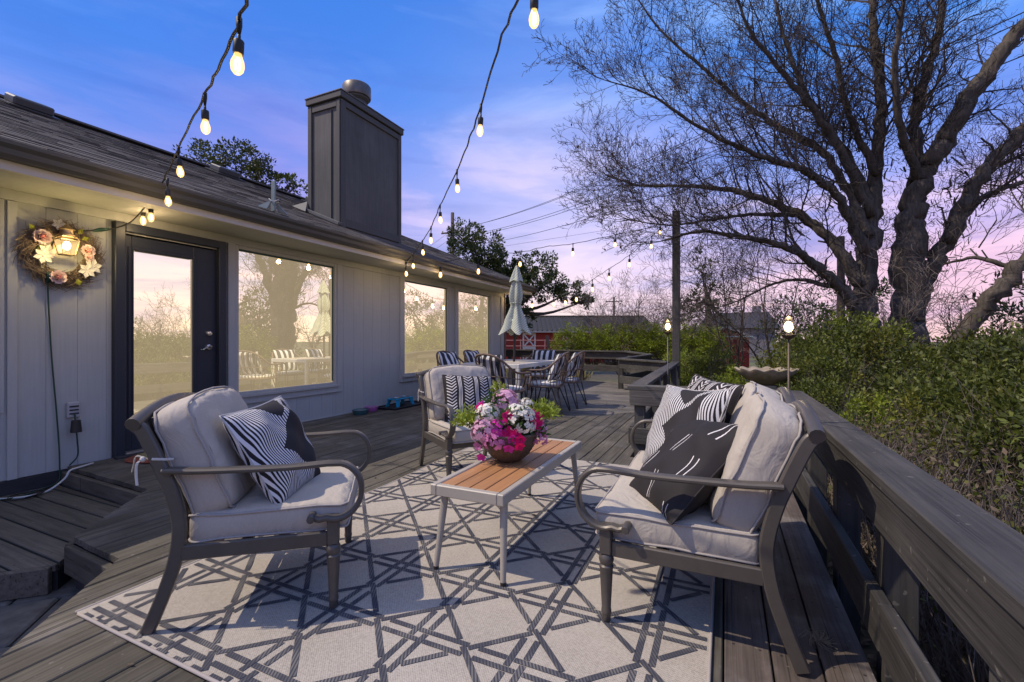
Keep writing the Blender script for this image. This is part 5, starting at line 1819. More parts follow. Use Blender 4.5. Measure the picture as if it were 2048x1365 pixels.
# ================================================================== big bare tree
LIMBS = {
    'trunk': ([(2.89, 10.17, -.36), (2.89, 10.17, .5), (2.89, 10.17, 1.4), (2.92, 10.18, 2.47), (2.97, 10.21, 3.25), (3.13, 10.17, 3.92), (3.4, 10.19, 4.48), (3.74, 10.23, 5.19), (4.14, 10.31, 5.8), (4.61, 10.42, 6.48), (5.2, 10.6, 7.5)], [.62, .52, .43, .40, .34, .25, .24, .22, .19, .16, .08]),
    'limb_b': ([(2.95, 10.2, 3.08), (3.07, 10.36, 4.17), (3.09, 10.48, 5.0), (3.21, 10.54, 5.64), (3.47, 10.77, 6.5), (3.7, 11.0, 7.86)], [.26, .20, .17, .14, .12, .07]),
    'limb_c': ([(3.0, 10.22, 1.75), (3.22, 10.22, 2.3), (3.48, 10.22, 2.86), (3.76, 10.14, 3.64), (4.09, 10.18, 4.1), (4.55, 10.28, 4.63), (5.3, 10.4, 5.2)], [.28, .25, .24, .22, .20, .17, .08]),
    'trunk_d': ([(2.45, 10.05, -.36), (2.36, 10.0, .71), (2.23, 9.97, 1.6), (2.33, 10.13, 2.68), (2.45, 10.3, 3.6), (2.54, 10.45, 4.56), (2.6, 10.47, 5.48), (2.53, 10.55, 6.55), (2.47, 10.64, 8.0)], [.40, .34, .29, .25, .19, .15, .14, .12, .08]),
    'limb_e': ([(2.29, 10.0, 1.1), (1.9, 9.71, 1.9), (1.49, 9.41, 2.28), (1.08, 9.11, 2.6), (.61, 8.78, 2.73), (.08, 8.42, 2.81), (-.37, 8.1, 2.85), (-.88, 7.75, 2.68)], [.24, .19, .15, .12, .085, .06, .04, .018]),
    'limb_f': ([(2.23, 9.97, 2.0), (1.73, 9.96, 2.88), (1.26, 9.96, 3.39), (.68, 9.8, 3.7), (0, 9.6, 3.94), (-.78, 9.34, 4.03), (-1.5, 9.12, 4.08), (-2.1, 8.93, 4.3)], [.22, .17, .14, .11, .085, .055, .035, .015]),
    'limb_g': ([(2.26, 9.99, 2.6), (1.82, 9.67, 3.52), (1.31, 9.22, 3.92), (.84, 8.88, 4.05), (.3, 8.52, 4.22), (-.37, 8.1, 4.55), (-1.1, 7.65, 5.03), (-1.75, 7.2, 5.2)], [.2, .15, .125, .10, .08, .055, .035, .014]),
    'limb_h': ([(2.29, 10, 2.9), (1.97, 10.07, 3.88), (1.6, 10.12, 4.6), (.95, 10.04, 5.11), (.26, 9.94, 5.74), (-.45, 9.72, 6.48), (-1.17, 9.49, 7.24), (-1.7, 9.34, 8.1)], [.19, .15, .125, .10, .08, .06, .04, .02]),
    'limb_i': ([(2.36, 10.14, 3.3), (1.82, 9.67, 4.39), (1.33, 9.33, 5.12), (.85, 9, 5.67), (.38, 8.67, 6.28), (.08, 8.42, 7.05)], [.17, .13, .10, .075, .055, .03]),
    'limb_j': ([(2.36, 10.14, 3.4), (2.15, 10.38, 4.32), (1.74, 10.52, 5.2), (1.38, 10.57, 6.09), (1.09, 10.66, 7.1), (.84, 10.76, 8.47)], [.17, .14, .11, .09, .07, .04]),
    'limb_k': ([(2.47, 10.3, 4.06), (2.03, 9.99, 5.1), (1.78, 9.76, 6.02), (1.51, 9.53, 6.84), (1.33, 9.33, 7.46)], [.13, .10, .08, .06, .03]),
    'trunk_l': ([(2.85, 9.5, -.36), (3.14, 9.4, .67), (3.47, 9.34, 1.37), (3.76, 9.36, 1.82), (4.18, 9.45, 2.4), (4.65, 9.55, 3.11), (5.5, 9.8, 4.2)], [.30, .27, .25, .23, .21, .18, .10]),
    'limb_m': ([(3.05, 10.14, 3.83), (2.64, 9.61, 4.56), (2.49, 9.32, 5.35), (2.5, 9.1, 6.1), (2.57, 8.92, 6.73)], [.15, .11, .09, .07, .04]),
    'limb_n': ([(1.66, 9.6, 2.0), (1.23, 9.73, 2.16), (.76, 9.73, 2.09), (.26, 9.83, 1.84), (-.27, 9.8, 1.66)], [.09, .06, .045, .03, .012]),
    'limb_o': ([(1.26, 9.96, 3.39), (.41, 9.23, 3.31), (-.24, 8.71, 3.17), (-.86, 8.31, 3.05), (-1.47, 7.92, 3.11)], [.09, .06, .045, .03, .012]),
    'limb_p': ([(3.48, 10.22, 2.86), (4.04, 10.71, 3.52), (4.71, 11.24, 3.85), (5.41, 11.78, 4.1)], [.12, .10, .08, .05]),
    'limb_q': ([(4.0, 9.42, 2.1), (3.6, 9.6, 2.35), (3.2, 9.7, 2.3)], [.08, .06, .03]),
}
tr = np.random.default_rng(21)


def interp(pts, rad, k=7):
    sp = smooth_path(pts, k)
    rr = np.interp(np.linspace(0, len(rad) - 1, len(sp)), range(len(rad)), rad)
    return np.array(sp), rr


def bough(S, p, d, L, r):
    n = 11
    p = np.array(p); d = d / np.linalg.norm(d)
    for i in range(n):
        q = p + d * L / n
        r2 = max(r * .86, .003)
        S.append((p, q, r, r2))
        p, r = q, r2
        d = d + tr.normal(size=3) * .11 + np.array([0, 0, .045]); d /= np.linalg.norm(d)
        if i > 1:
            for _ in range(1 + (tr.random() < .5)):
                a = tr.normal(size=3); a -= d * a.dot(d); a /= np.linalg.norm(a)
                branchlet(S, p, d * .8 + a * .75, L * tr.uniform(.16, .36), max(r * .5, .0045), 2, up=.30)


def branchlet(S, p, d, L, r, depth, up=.25, kink=.35, spread=1.0):
    """a twig that kinks, bends upward and forks; appended to S as thin segments"""
    n = max(2, int(L / .11))
    st = L / n
    p = np.array(p); d = np.array(d) / (np.linalg.norm(d) + 1e-9)
    for i in range(n):
        r2 = max(r * (1 - .75 / n), .0030)
        q = p + d * st
        S.append((p, q, r, r2))
        r = r2
        p = q
        d = d + tr.normal(size=3) * kink * .5 + np.array([0, 0, up * .22])
        d /= np.linalg.norm(d)
        if depth > 0 and (i > 0 or n < 4):
            for _ in range(1 + (tr.random() < .45)):
                a = tr.normal(size=3); a -= d * a.dot(d); a /= np.linalg.norm(a) + 1e-9
                nd_ = d * .75 + a * .7 * spread + np.array([0, 0, .1])
                branchlet(S, p, nd_, L * tr.uniform(.34, .62) * (1 - .35 * i / n), r * .62, depth - 1, up, kink, spread)


bt = thing('bare_tree', 'huge leafless spreading tree with several trunks beyond the hedge on the right', 'tree', (2.7, 10.0, -.36))
S = []
for nme, (pts, rad) in LIMBS.items():
    sp, rr = interp(pts, rad)
    big = max(rad) > .2
    wig = np.array([[tr.normal() * .10 * r for _ in range(3)] for r in rr])
    sp2 = sp + wig
    mb = MB()
    nn = 18 if big else 10
    rr = rr * (.46 if nme == 'trunk_l' else .60 if nme.startswith('trunk') else .50)
    mb.tube([tuple(p) for p in sp2], list(rr * (1 + tr.normal(size=len(rr)) * .05)), nn)
    if big:
        mb.v = [tuple(np.array(v) + tr.normal(size=3) * .008) for v in mb.v]
    mb.build('trunk' if nme.startswith('trunk') else 'limb', bark, bt, smooth=True, world=True)
    if nme.startswith('limb') or nme == 'trunk_d':
        for s_ in np.arange(.36, .97, .055 if nme in ('limb_f', 'limb_g', 'limb_h', 'limb_i', 'limb_e', 'limb_o') else .085):
            i = int(s_ * (len(sp2) - 1))
            t = sp2[i + 1] - sp2[i]; t /= np.linalg.norm(t)
            a = tr.normal(size=3); a -= t * a.dot(t); a /= np.linalg.norm(a)
            if a[2] < -.2: a = -a
            d = t * tr.uniform(.7, 1.1) + a * tr.uniform(.5, .9)
            bough(S, sp2[i], d, tr.uniform(1.1, 2.2) * (1.2 - .5 * s_), min(.045, max(.012, rr[i] * .45)))
    L = np.concatenate([[0], np.cumsum(np.linalg.norm(np.diff(sp2, axis=0), axis=1))])
    s = .9 if nme.startswith('trunk') else .5
    if nme.startswith('trunk'): s = 3.2
    while s < L[-1]:
        i = min(np.searchsorted(L, s) - 1, len(sp2) - 2)
        p = sp2[i] + (sp2[i + 1] - sp2[i]) * ((s - L[i]) / (L[i + 1] - L[i] + 1e-9))
        t = sp2[i + 1] - sp2[i]; t /= np.linalg.norm(t)
        a = tr.normal(size=3); a -= t * a.dot(t); a /= np.linalg.norm(a)
        d = t * tr.uniform(.5, 1.0) + a * tr.uniform(.5, 1.0) + np.array([0, 0, .25])
        frac = s / L[-1]
        bl = tr.uniform(.5, 1.25) * (1.15 - .45 * frac) * (1.15 if nme.startswith('limb') else 1.0)
        branchlet(S, p, d, bl, max(.006, min(.022, rr[i] * .30)), 3 if tr.random() < .45 else 2, up=.30)
        s += tr.uniform(.13, .27)
    for _ in range(3): bough(S, sp2[-1], sp2[-1] - sp2[-2] + tr.normal(size=3) * .03, tr.uniform(.7, 1.1), max(rr[-1] * .8, .008))
def crowded(a):
    return a[2] < 4.6 and math.hypot(a[0] - 2.6, a[1] - 10.0) < 1.25 and tr.random() < .78


S = [s_ for s_ in S if not crowded(s_[0])]
tag(put('twigs', seg_mesh('twigs', [(a - np.array(bt.location), b - np.array(bt.location), c, d) for a, b, c, d in S]), twig_m, bt), kind='stuff')
NTW = len(S)
# a few dead leaves still hanging
P = np.array([S[i][1] for i in tr.integers(0, len(S), 380)]) - np.array(bt.location)
tag(put('dead_leaves', quad_mesh('dead_leaves', leaf_quads(P, tr.normal(size=P.shape) + np.array([0, 0, -1.5]), .055, tr, .5)), mat('dead leaf', (.12, .05, .025), .8), bt), kind='stuff')


# smaller bare bushes and saplings
def bare_bush(name, label, cat, loc, h, nst, seed, spread, m, r0=.016, group=None, tilt=(0, 0), dens=1.0):
    global tr
    tr = np.random.default_rng(seed)
    t = thing(name, label, cat, loc, 0, group)
    stems, tw = [], []
    for k in range(nst):
        a = tr.uniform(0, 6.28)
        d = np.array([math.cos(a) * spread * tr.uniform(.2, 1) + tilt[0], math.sin(a) * spread * tr.uniform(.2, 1) + tilt[1], 1.])
        d /= np.linalg.norm(d)
        p = np.array([tr.normal() * .10, tr.normal() * .10, 0])
        L = h * tr.uniform(.7, 1.05)
        n = 9
        r = r0 * tr.uniform(.7, 1.2)
        for i in range(n):
            q = p + d * L / n
            r2 = r * .86
            stems.append((p, q, r, r2))
            if i > 1:
                for _ in range(int((2 + (tr.random() < .6)) * dens + tr.random() * .9)):
                    aa = tr.normal(size=3); aa -= d * aa.dot(d); aa /= np.linalg.norm(aa)
                    branchlet(tw, q, d * .8 + aa * .8, L * tr.uniform(.14, .34), r * .5, 2, up=.2)
            p, r = q, r2
            d = d + tr.normal(size=3) * .10 + np.array([0, 0, .03]); d /= np.linalg.norm(d)
    put('stem', seg_mesh('stem', stems, 6), m, t)
    tag(put('twigs', seg_mesh('twigs', tw), m, t), kind='stuff')
    return t


bare_bush('bare_bush', 'round pale leafless bush in front of the barn end, left of the tall post', 'bush', (-2.55, 14.3, -.36), 3.1, 20, 41, .85, twig_p, .022)
bare_bush('bare_bush', 'pale leafless bush with tangled twigs between the tall post and the small red shed', 'bush', (-1.0, 14.6, -.36), 2.3, 16, 42, 1.0, twig_p, .018, dens=.6)
bare_bush('sapling', 'thin dark leafless sapling with several stems in front of the small red shed', 'sapling', (.15, 12.0, -.36), 3.9, 5, 43, .35, twig_m, .035, tilt=(.05, 0), dens=.35)
bare_bush('sapling', 'thin dark leafless sapling leaning left just right of the small red shed', 'sapling', (1.0, 12.3, -.36), 3.9, 4, 44, .4, twig_m, .04, tilt=(-.2, 0), dens=.35)
bare_bush('sapling', 'tangled leafless brush at the foot of the huge tree', 'sapling', (1.9, 9.1, -.36), 2.5, 9, 45, .9, twig_p, .014, dens=.5)
bare_bush('sapling', 'tangled leafless brush right of the huge tree at the frame edge', 'sapling', (3.9, 8.4, -.36), 3.0, 10, 46, .9, twig_m, .016, dens=.6)
tr = np.random.default_rng(77)


# ================================================================== leafy things
def clumps(cent, rad, nclump, nleaf, size, rngn, shell=.55, asp=.5, flat=1.0, droop=0.):
    """leaf quads in clumps through an ellipsoid's volume"""
    cent, rad = np.array(cent, float), np.array(rad, float)
    Q = []
    for _ in range(nclump):
        d = rngn.normal(size=3); d /= np.linalg.norm(d)
        k = shell + (1 - shell) * rngn.random() if rngn.random() < .8 else rngn.random()
        c = cent + d * rad * k * (1 + .14 * rngn.normal())
        cr = rad.mean() * rngn.uniform(.12, .26)
        n = int(nleaf * rngn.uniform(.5, 1.5))
        o = rngn.normal(size=(n, 3)); o /= np.linalg.norm(o, axis=1, keepdims=True)
        P = c + o * cr * (rngn.random((n, 1)) ** .5) * np.array([1, 1, flat])
        Dv = o * .7 + d * .5 + rngn.normal(size=(n, 3)) * .5 + np.array([0, 0, .25 - droop])
        Q.append(leaf_quads(P, Dv, size, rngn, asp))
    return np.concatenate(Q, 0)


def leafy_tree(name, label, cat, loc, lobes, trunk, m, seed, size=.10, nl=26, cd=9, tr_r=.16, group=None, droop=0., asp=.5):
    rn = np.random.default_rng(seed)
    t = thing(name, label, cat, loc, 0, group)
    L = Vector(loc)
    Q = []
    tk = MB()
    for c, r in lobes:
        r = np.array(r, float)
        vol = (r[0] * r[1] * r[2]) ** (2 / 3)
        nc = max(6, int(cd * vol * 5))
        Q.append(clumps(np.array(c) - np.array(loc), r, nc, nl, size, rn, asp=asp, droop=droop))
        a = Vector(trunk[-1]) - L
        b = Vector(c) - L
        mid = a.lerp(b, .5) + Vector((0, 0, -.1 * (b - a).length))
        tk.tube(smooth_path([a, mid, b], 4), list(np.linspace(tr_r * .55, tr_r * .12, 9)), 6)
        for _ in range(7):
            dd = Vector(rn.normal(size=3)).normalized()
            e = b + Vector((dd.x * r[0], dd.y * r[1], dd.z * r[2])) * .85
            tk.tube([b.lerp(a, .15), b.lerp(e, .55) + Vector((0, 0, -.03)), e], [tr_r * .14, tr_r * .08, .006], 4)
    tk.tube([tuple(Vector(p) - L) for p in trunk], list(np.linspace(tr_r, tr_r * .6, len(trunk))), 10)
    tk.build('trunk', bark, t, smooth=True)
    tag(put('crown', quad_mesh('crown', np.concatenate(Q, 0)), m, t), kind='stuff')
    return t


# evergreen oak behind the roof by the chimney
leafy_tree('evergreen_tree', 'evergreen oak crown showing above the roof ridge left of the chimney', 'tree', (-15.5, 10.4, -.36),
           [((-17.2, 9.7, 6.9), (.9, .9, .55)), ((-16.3, 10.1, 7.3), (1.1, 1.0, .75)), ((-15.3, 10.5, 7.25), (1.1, 1.0, .85)), ((-14.6, 10.8, 6.6), (.8, .8, .7)), ((-13.75, 11.3, 6.35), (.55, .5, .7)), ((-15.6, 10.4, 6.1), (1.4, 1.2, .7))],
           [(-15.5, 10.4, -.36), (-15.4, 10.4, 3), (-15.5, 10.4, 5.2)], leaf_o, 51, .105, 36, 10, .16)
# live oak behind the far end of the house
leafy_tree('evergreen_tree', 'broad evergreen oak beyond the far end of the house behind the umbrella', 'tree', (-8.9, 17.9, -.36),
           [((-10.3, 17.3, 5.6), (.95, 1.0, .85)), ((-9.7, 17.6, 4.9), (1.25, 1.2, 1.0)), ((-8.9, 17.9, 4.3), (1.0, 1.0, .85)), ((-8.3, 18.2, 3.9), (.9, 1.0, .7)), ((-9.6, 17.6, 3.6), (1.1, 1.0, .9)), ((-7.6, 18.5, 4.25), (.95, 1.0, .80)), ((-7.2, 18.6, 3.5), (1.3, 1.1, .65)), ((-6.2, 19.1, 3.15), (1.0, .9, .42)), ((-8.6, 18.1, 3.4), (1.3, 1.1, .8)), ((-9.2, 17.8, 2.4), (1.0, 1.0, .7)), ((-5.6, 19.3, 2.75), (.6, .6, .3)), ((-8.0, 18.2, 2.0), (.7, .7, .6))],
           [(-8.9, 17.9, -.36), (-8.8, 17.9, 1.2), (-8.7, 18.0, 2.4)], leaf_o, 52, .12, 42, 11, .22)
# cedar behind the tall post
leafy_tree('cedar_tree', 'dark ragged cedar standing behind the tall post', 'tree', (-.45, 17.3, -.36),
           [((-.75, 17.3, 3.55), (.4, .4, .75)), ((-.45, 17.4, 2.9), (.75, .6, .5)), ((-.85, 17.3, 2.3), (.9, .7, .45)), ((-.2, 17.5, 2.0), (.75, .7, .4)), ((-1.4, 17.1, 1.9), (.7, .6, .4)), ((-.6, 17.3, 1.3), (1.2, .8, .6))],
           [(-.5, 17.3, -.36), (-.5, 17.3, 1.5), (-.55, 17.3, 2.6)], leaf_c, 53, .15, 20, 7, .14, asp=.3)
leafy_tree('cedar_tree', 'small dark cedar low behind the hedge under the left trunk of the huge tree', 'tree', (1.6, 13.5, -.36),
           [((1.35, 13.5, 1.75), (.45, .45, .45)), ((1.7, 13.5, 1.3), (.8, .6, .5))], [(1.6, 13.5, -.36), (1.6, 13.5, 1.2)], leaf_c, 54, .12, 20, 9, .09, asp=.3)
cR = leafy_tree('cedar_tree', 'wide dark cedar at the right edge behind the leaning trunk', 'tree', (5.2, 11.4, -.36),
           [((5.2, 11.4, 1.6), (1.1, .9, .6)), ((4.9, 11.2, 1.0), (1.4, 1.0, .6)), ((6.0, 11.6, 2.0), (.9, .9, .6))], [(5.2, 11.4, -.36), (5.2, 11.4, 1.1)], leaf_c, 55, .12, 22, 10, .12, asp=.3)
for loc, lab, s in (((10.5, 15.0, -.36), 'cedar standing far to the right behind the hedge, nearer one', 1.5), ((3.2, 19.0, -.36), 'cedar standing behind the huge bare tree', 1.3), ((9.5, 7.5, -.36), 'cedar standing far to the right beside the hedge', 1.3)):
    c = copy_tree(cR)
    c.location = loc
    c['label'] = lab
    c.scale = (s,) * 3
    c.rotation_euler = (0, 0, s * 9)


# hedges made of shrub masses
def shrub_mesh(seed, rad, nc, nl, size, twigs=110):
    rn = np.random.default_rng(seed)
    Q = clumps((0, 0, 0), rad, nc, nl, size, rn, shell=.66, asp=.52)
    Q = Q[Q[:, 0, 2] > -.35 * rad[2]]
    S_ = []
    for _ in range(twigs):
        a = rn.uniform(0, 6.28)
        d = np.array([math.cos(a) * rad[0] * rn.uniform(.3, .9), math.sin(a) * rad[1] * rn.uniform(.3, .9), rad[2] * rn.uniform(-.3, .75)])
        p = np.array([d[0] * .3, d[1] * .3, -rad[2]])
        m_ = p + (d - p) * .5 + rn.normal(size=3) * .06
        S_ += [(p, m_, .006, .004), (m_, d, .004, .0016)]
        for _ in range(3):
            q = m_ + (d - m_) * rn.random()
            S_.append((q, q + (d - m_) * .35 + rn.normal(size=3) * .08, .0024, .0010))
    return quad_mesh('foliage', Q), seg_mesh('twigs', S_)


sv = [shrub_mesh(61, (.62, .62, .62), 190, 52, .043), shrub_mesh(62, (.66, .58, .66), 190, 52, .045), shrub_mesh(63, (.58, .64, .58), 185, 52, .042)]
for f_, t_ in sv:
    f_.materials.append(leaf_g)
    t_.materials.append(twig_p)
sd = [shrub_mesh(66, (.6, .6, .5), 120, 17, .038, 420), shrub_mesh(67, (.58, .62, .52), 120, 15, .038, 420)]
for f_, t_ in sd:
    f_.materials.append(leaf_g)
    t_.materials.append(twig_p)
sy = [shrub_mesh(64, (.6, .55, .55), 180, 50, .044), shrub_mesh(65, (.55, .6, .6), 180, 50, .044)]
for f_, t_ in sy:
    f_.materials.append(leaf_y)
    t_.materials.append(twig_p)


def hedge(label, spots, variants, base, seed):
    rn = np.random.default_rng(seed)
    h = thing('hedge', label, 'hedge', base)
    for (x, y, z, s) in spots:
        f_, t_ = (variants if s > .815 or variants is not sv else sd)[rn.integers(0, len(sd))] if variants is sv else variants[rn.integers(0, len(variants))]
        for me, nme in ((f_, 'foliage'), (t_, 'twigs')):
            o = put(nme, me, None, h)
            o['kind'] = 'stuff'
            o.location = (x - base[0], y - base[1], z - base[2])
            o.scale = (s * rn.uniform(.9, 1.1),) * 3
            if nme == 'foliage': ang = rn.uniform(0, 6.28); sc0 = o.scale.copy()
            o.rotation_euler = (0, 0, ang)
            o.scale = sc0
    return h


spots = []
rn = np.random.default_rng(9)
# slope of greenery beyond the near railing: low and twiggy by the rail, higher away from it
for yy in np.arange(.2, 8.2, .72):
    for k, (dx, z, s) in enumerate(((1.30, -.06, .78), (1.62, .10, .81), (1.95, .26, .92), (2.6, .40, 1.0), (3.4, .50, 1.1))):
        spots.append((dx + rn.normal() * .08 + (.0 if yy > 2.5 else .1), yy + rn.normal() * .12, z + rn.normal() * .05, s))
hedge('wide leafy hedge beyond the near right railing, green on top over bare brown twigs', spots, sv, (2.2, 4, -.36), 1)
hedge('bright green shrubs round the bird bath behind the loveseat', [(-.05, 5.75, .05, .62), (.95, 5.6, .20, .72), (1.1, 6.6, .45, .9), (.95, 7.3, .55, 1.0), (1.6, 7.6, .65, 1.1), (.25, 7.4, .18, .8), (1.25, 5.1, .1, .7), (1.75, 8.4, .72, 1.05), (-.15, 8.2, .0, .75)], [sv[0], sy[0], sv[1]], (.8, 6.5, -.36), 2)
hedge('clipped bright green hedge running behind the far railing in front of the barn', [(-4.15 + .62 * k, 13.1 + .05 * math.sin(k), .82, 1.08) for k in range(7)], sy, (-2.5, 13.1, -.36), 3)
hedge('green shrub just left of the tall post behind the slim pole lamp', [(-.62, 10.6, .25, .85), (-.95, 11.4, .30, .85), (-.55, 9.9, -.05, .7)], sy, (-.7, 10.4, -.36), 4)
hedge('dark shrub right of the tall post in front of the red shed', [(-.28, 10.2, .28, .85), (-.1, 9.3, .0, .75), (.15, 10.6, .05, .8)], sv, (-.2, 10, -.36), 5)
# dry twigs and leaf litter by the near railing
S = []
for _ in range(1300):
    x0 = rn.uniform(.72, 1.3); y0 = rn.uniform(-.6, 4.6)
    p = np.array([x0, y0, -.34])
    q = np.array([max(.66, x0 + rn.normal() * .22), y0 + rn.normal() * .28, rn.uniform(.0, .46)])
    m_ = (p + q) / 2 + rn.normal(size=3) * .05
    S += [(p, m_, .0035, .0028), (m_, q, .0028, .0012)]
    for _ in range(2):
        b = m_ + (q - m_) * rn.random()
        S.append((b, b + (q - m_) * .4 + rn.normal(size=3) * .07, .0018, .0009))
br = thing('brush', 'thicket of bare brown twigs and dry leaves along the outside of the near railing', 'brush', (1.0, 2, -.36))
tag(put('twigs', seg_mesh('twigs', [(a - np.array(br.location), b - np.array(br.location), c, d) for a, b, c, d in S]), twig_p, br), kind='stuff')
P = np.stack([rn.uniform(.68, 1.45, 2600), rn.uniform(-.6, 4.8, 2600), rn.uniform(-.15, .50, 2600)], 1) - np.array(br.location)
tag(put('dry_leaves', quad_mesh('dry_leaves', leaf_quads(P, rn.normal(size=P.shape), .030, rn, .5)), leaf_b, br), kind='stuff')
P = np.stack([rn.uniform(.62, 1.4, 1500), rn.uniform(-.6, 4.8, 1500), rn.uniform(.0, .56, 1500)], 1) - np.array(br.location)
tag(put('green_leaves', quad_mesh('green_leaves', leaf_quads(P, rn.normal(size=P.shape), .032, rn, .5)), leaf_g, br), kind='stuff')
P = np.stack([rn.uniform(.1, 2.2, 7000), rn.uniform(-1.2, 5.5, 7000), rn.uniform(-.355, -.33, 7000)], 1)
o = put('leaf_litter', quad_mesh('leaf_litter', leaf_quads(P, rn.normal(size=P.shape) * np.array([1, 1, .25]), .05, rn, .55)), leaf_b)
tag(o, 'brown leaf litter on the ground under the near railing', None, None, 'stuff')
P = np.stack([rn.uniform(-4.6, .40, 150), rn.uniform(-.5, 8.0, 150), rn.uniform(.004, .008, 150)], 1)
P = np.array([p for p in P if (p[0] + p[1] * .9 > -1.2) and not (-2.3 < p[0] < .0 and .85 < p[1] < 3.9 and rn.random() < .75)])
P[:, 2] += np.where((P[:, 0] > -2.3) & (P[:, 0] < 0) & (P[:, 1] > .85) & (P[:, 1] < 3.9), .012, 0)
o = put('leaf_debris', quad_mesh('leaf_debris', leaf_quads(P, rn.normal(size=P.shape) * np.array([1, 1, .06]), .024, rn, .45, .7)), leaf_b)
tag(o, 'scattered dry leaf scraps on the deck boards', None, None, 'stuff')
# sunlit dry grass beyond the far deck corner
P = np.stack([rn.uniform(-8.5, -4.2, 5000), rn.uniform(12.3, 15.5, 5000), np.full(5000, -.36)], 1)
o = put('tall_grass', quad_mesh('tall_grass', leaf_quads(P, rn.normal(size=P.shape) * .35 + np.array([0, 0, 1.]), .55, rn, .03)), mat('dry grass', (.30, .26, .10), .8, grain=(2, 2, 2), amt=.4))
tag(o, 'dry yellow grass beyond the far corner of the deck', None, None, 'stuff')
# bare trees along the skyline
S = []
tr = np.random.default_rng(5)
for k in range(46):
    a = R(-38 + k * 2.6 + tr.uniform(-1, 1))
    dist = tr.uniform(60, 95)
    b = np.array([dist * math.sin(a), dist * math.cos(a), -.36])
    h = tr.uniform(4.2, 6.6)
    for _ in range(5):
        d = np.array([tr.normal() * .35, tr.normal() * .35, 1.])
        branchlet_L = h * tr.uniform(.5, .8)
        p = b.copy()
        for i in range(5):
            q = p + d / np.linalg.norm(d) * branchlet_L / 5
            S.append((p, q, .11 - .018 * i, .095 - .018 * i))
            for _ in range(4):
                e = d + tr.normal(size=3) * .7
                e2 = q + e / np.linalg.norm(e) * h * .17
                S.append((q, e2, .045, .02))
                for _ in range(3):
                    g = e + tr.normal(size=3) * .8
                    S.append((e2, e2 + g / np.linalg.norm(g) * h * .10, .022, .010))
            p = q
            d = d + tr.normal(size=3) * .12
o = put('far_woods', seg_mesh('far_woods', S), twig_p)
tag(o, 'line of far bare trees along the skyline', None, None, 'stuff')

# ================================================================== barn, shed, poles and wires
barn = thing('barn', 'long red barn with a grey ribbed metal roof and white crossbuck doors', 'barn', (-7, 29.5, -.36))
bx = Vector((.906, .422, 0)); by = Vector((-.422, .906, 0))
BO = Vector((-12.4, 26.95, -.36))


def bp3(u, v, z): return BO + bx * u + by * v + Vector((0, 0, z))


def bbox(name, u0, u1, v0, v1, z0, z1, m, par=None, b=0.0):
    mb = MB().box((0, 0, 0), (u1 - u0, v1 - v0, z1 - z0), b=b)
    mb.v = [tuple(bp3((u0 + u1) / 2 + x, (v0 + v1) / 2 + y, (z0 + z1) / 2 + z)) for x, y, z in mb.v]
    return mb.build(name, m, par or barn, world=True)


k = 0
u = -1.2
while u < 8.75:
    bbox('wall_board', u + .004, u + .296, 0, .05, 0, 1.98, barn_red)
    u += .3
bbox('wall', -1.2, 8.8, .05, 5.5, 0, 1.96, barn_red)
bbox('eave_board', -1.6, 9.3, -.32, -.26, 1.96, 2.06, barn_white)
mb = MB().add([bp3(-1.6, -.34, 2.04), bp3(9.3, -.34, 2.04), bp3(9.3, 2.9, 3.15), bp3(-1.6, 2.9, 3.15), bp3(9.3, 6.0, 2.04), bp3(-1.6, 6.0, 2.04)], [(0, 1, 2, 3), (3, 2, 4, 5)])
rf = mb.build('roof', barn_roof, barn, world=True)
for k in range(36):
    u = -1.6 + k * .309
    MB().bar(bp3(u, -.36, 2.065), bp3(u, 2.9, 3.175), .06, .05).build('rib', barn_roof, rf, world=True)
MB().bar(bp3(-1.6, 2.9, 3.19), bp3(9.3, 2.9, 3.19), .3, .06).build('ridge_cap', barn_roof, rf, world=True)
for u0 in (.55, 3.15, 5.9):
    dr = bbox('barn_door', u0, u0 + .85, -.03, -.005, .05, 1.92, barn_red)
    for z0, z1 in ((.05, .98), (.98, 1.92)):
        for a in ((u0, u0 + .1, z0, z1), (u0 + .75, u0 + .85, z0, z1), (u0 + .1, u0 + .75, z0, z0 + .09), (u0 + .1, u0 + .75, z1 - .09, z1)):
            bbox('frame_board', a[0], a[1], -.06, -.031, a[2], a[3], barn_white, dr)
        MB().bar(bp3(u0 + .1, -.05, z0 + .09), bp3(u0 + .75, -.05, z1 - .09), .03, .09, up=tuple(by.cross(Vector((.6, 0, 1))))).build('cross_board', barn_white, dr, world=True)
        MB().bar(bp3(u0 + .75, -.053, z0 + .09), bp3(u0 + .1, -.053, z1 - .09), .03, .09, up=tuple(by.cross(Vector((.6, 0, 1))))).build('cross_board', barn_white, dr, world=True)
pfn = thing('pipe_fence', 'pinkish painted pipe fence standing in front of the barn', 'fence', tuple(bp3(2, -1.5, 0)))
pm = mat('pipe fence paint', (.42, .20, .17), .6)
for z in (.75, 1.1, 1.45): MB().tube([bp3(-1.5, -1.5, z), bp3(8, -1.5, z)], .03, 6).build('rail', pm, pfn, world=True)
for u in (-1, .4, 1.9, 3.3, 4.8, 6.2, 7.6): MB().tube([bp3(u, -1.5, 0), bp3(u, -1.5, 1.5)], .035, 6).build('post', pm, pfn, world=True)
lp = MB().bar((0, 0, 0), (-.30, .1, 1.7), .12, .12, up=(0, 1, 0)).build('leaning_post', leg_dark)
lp.location = (-8.2, 22.5, -.36)
tag(lp, 'dark leaning wooden post in front of the barn seen beside the umbrella', 'post')
shed = thing('shed', 'small red shed with a pale gabled roof edge behind the shrubs', 'shed', (-.2, 19.7, -.36))
sx_ = Vector((.906, .422, 0)); sy_ = Vector((-.422, .906, 0)); SO = Vector((-.95, 19.3, -.36))
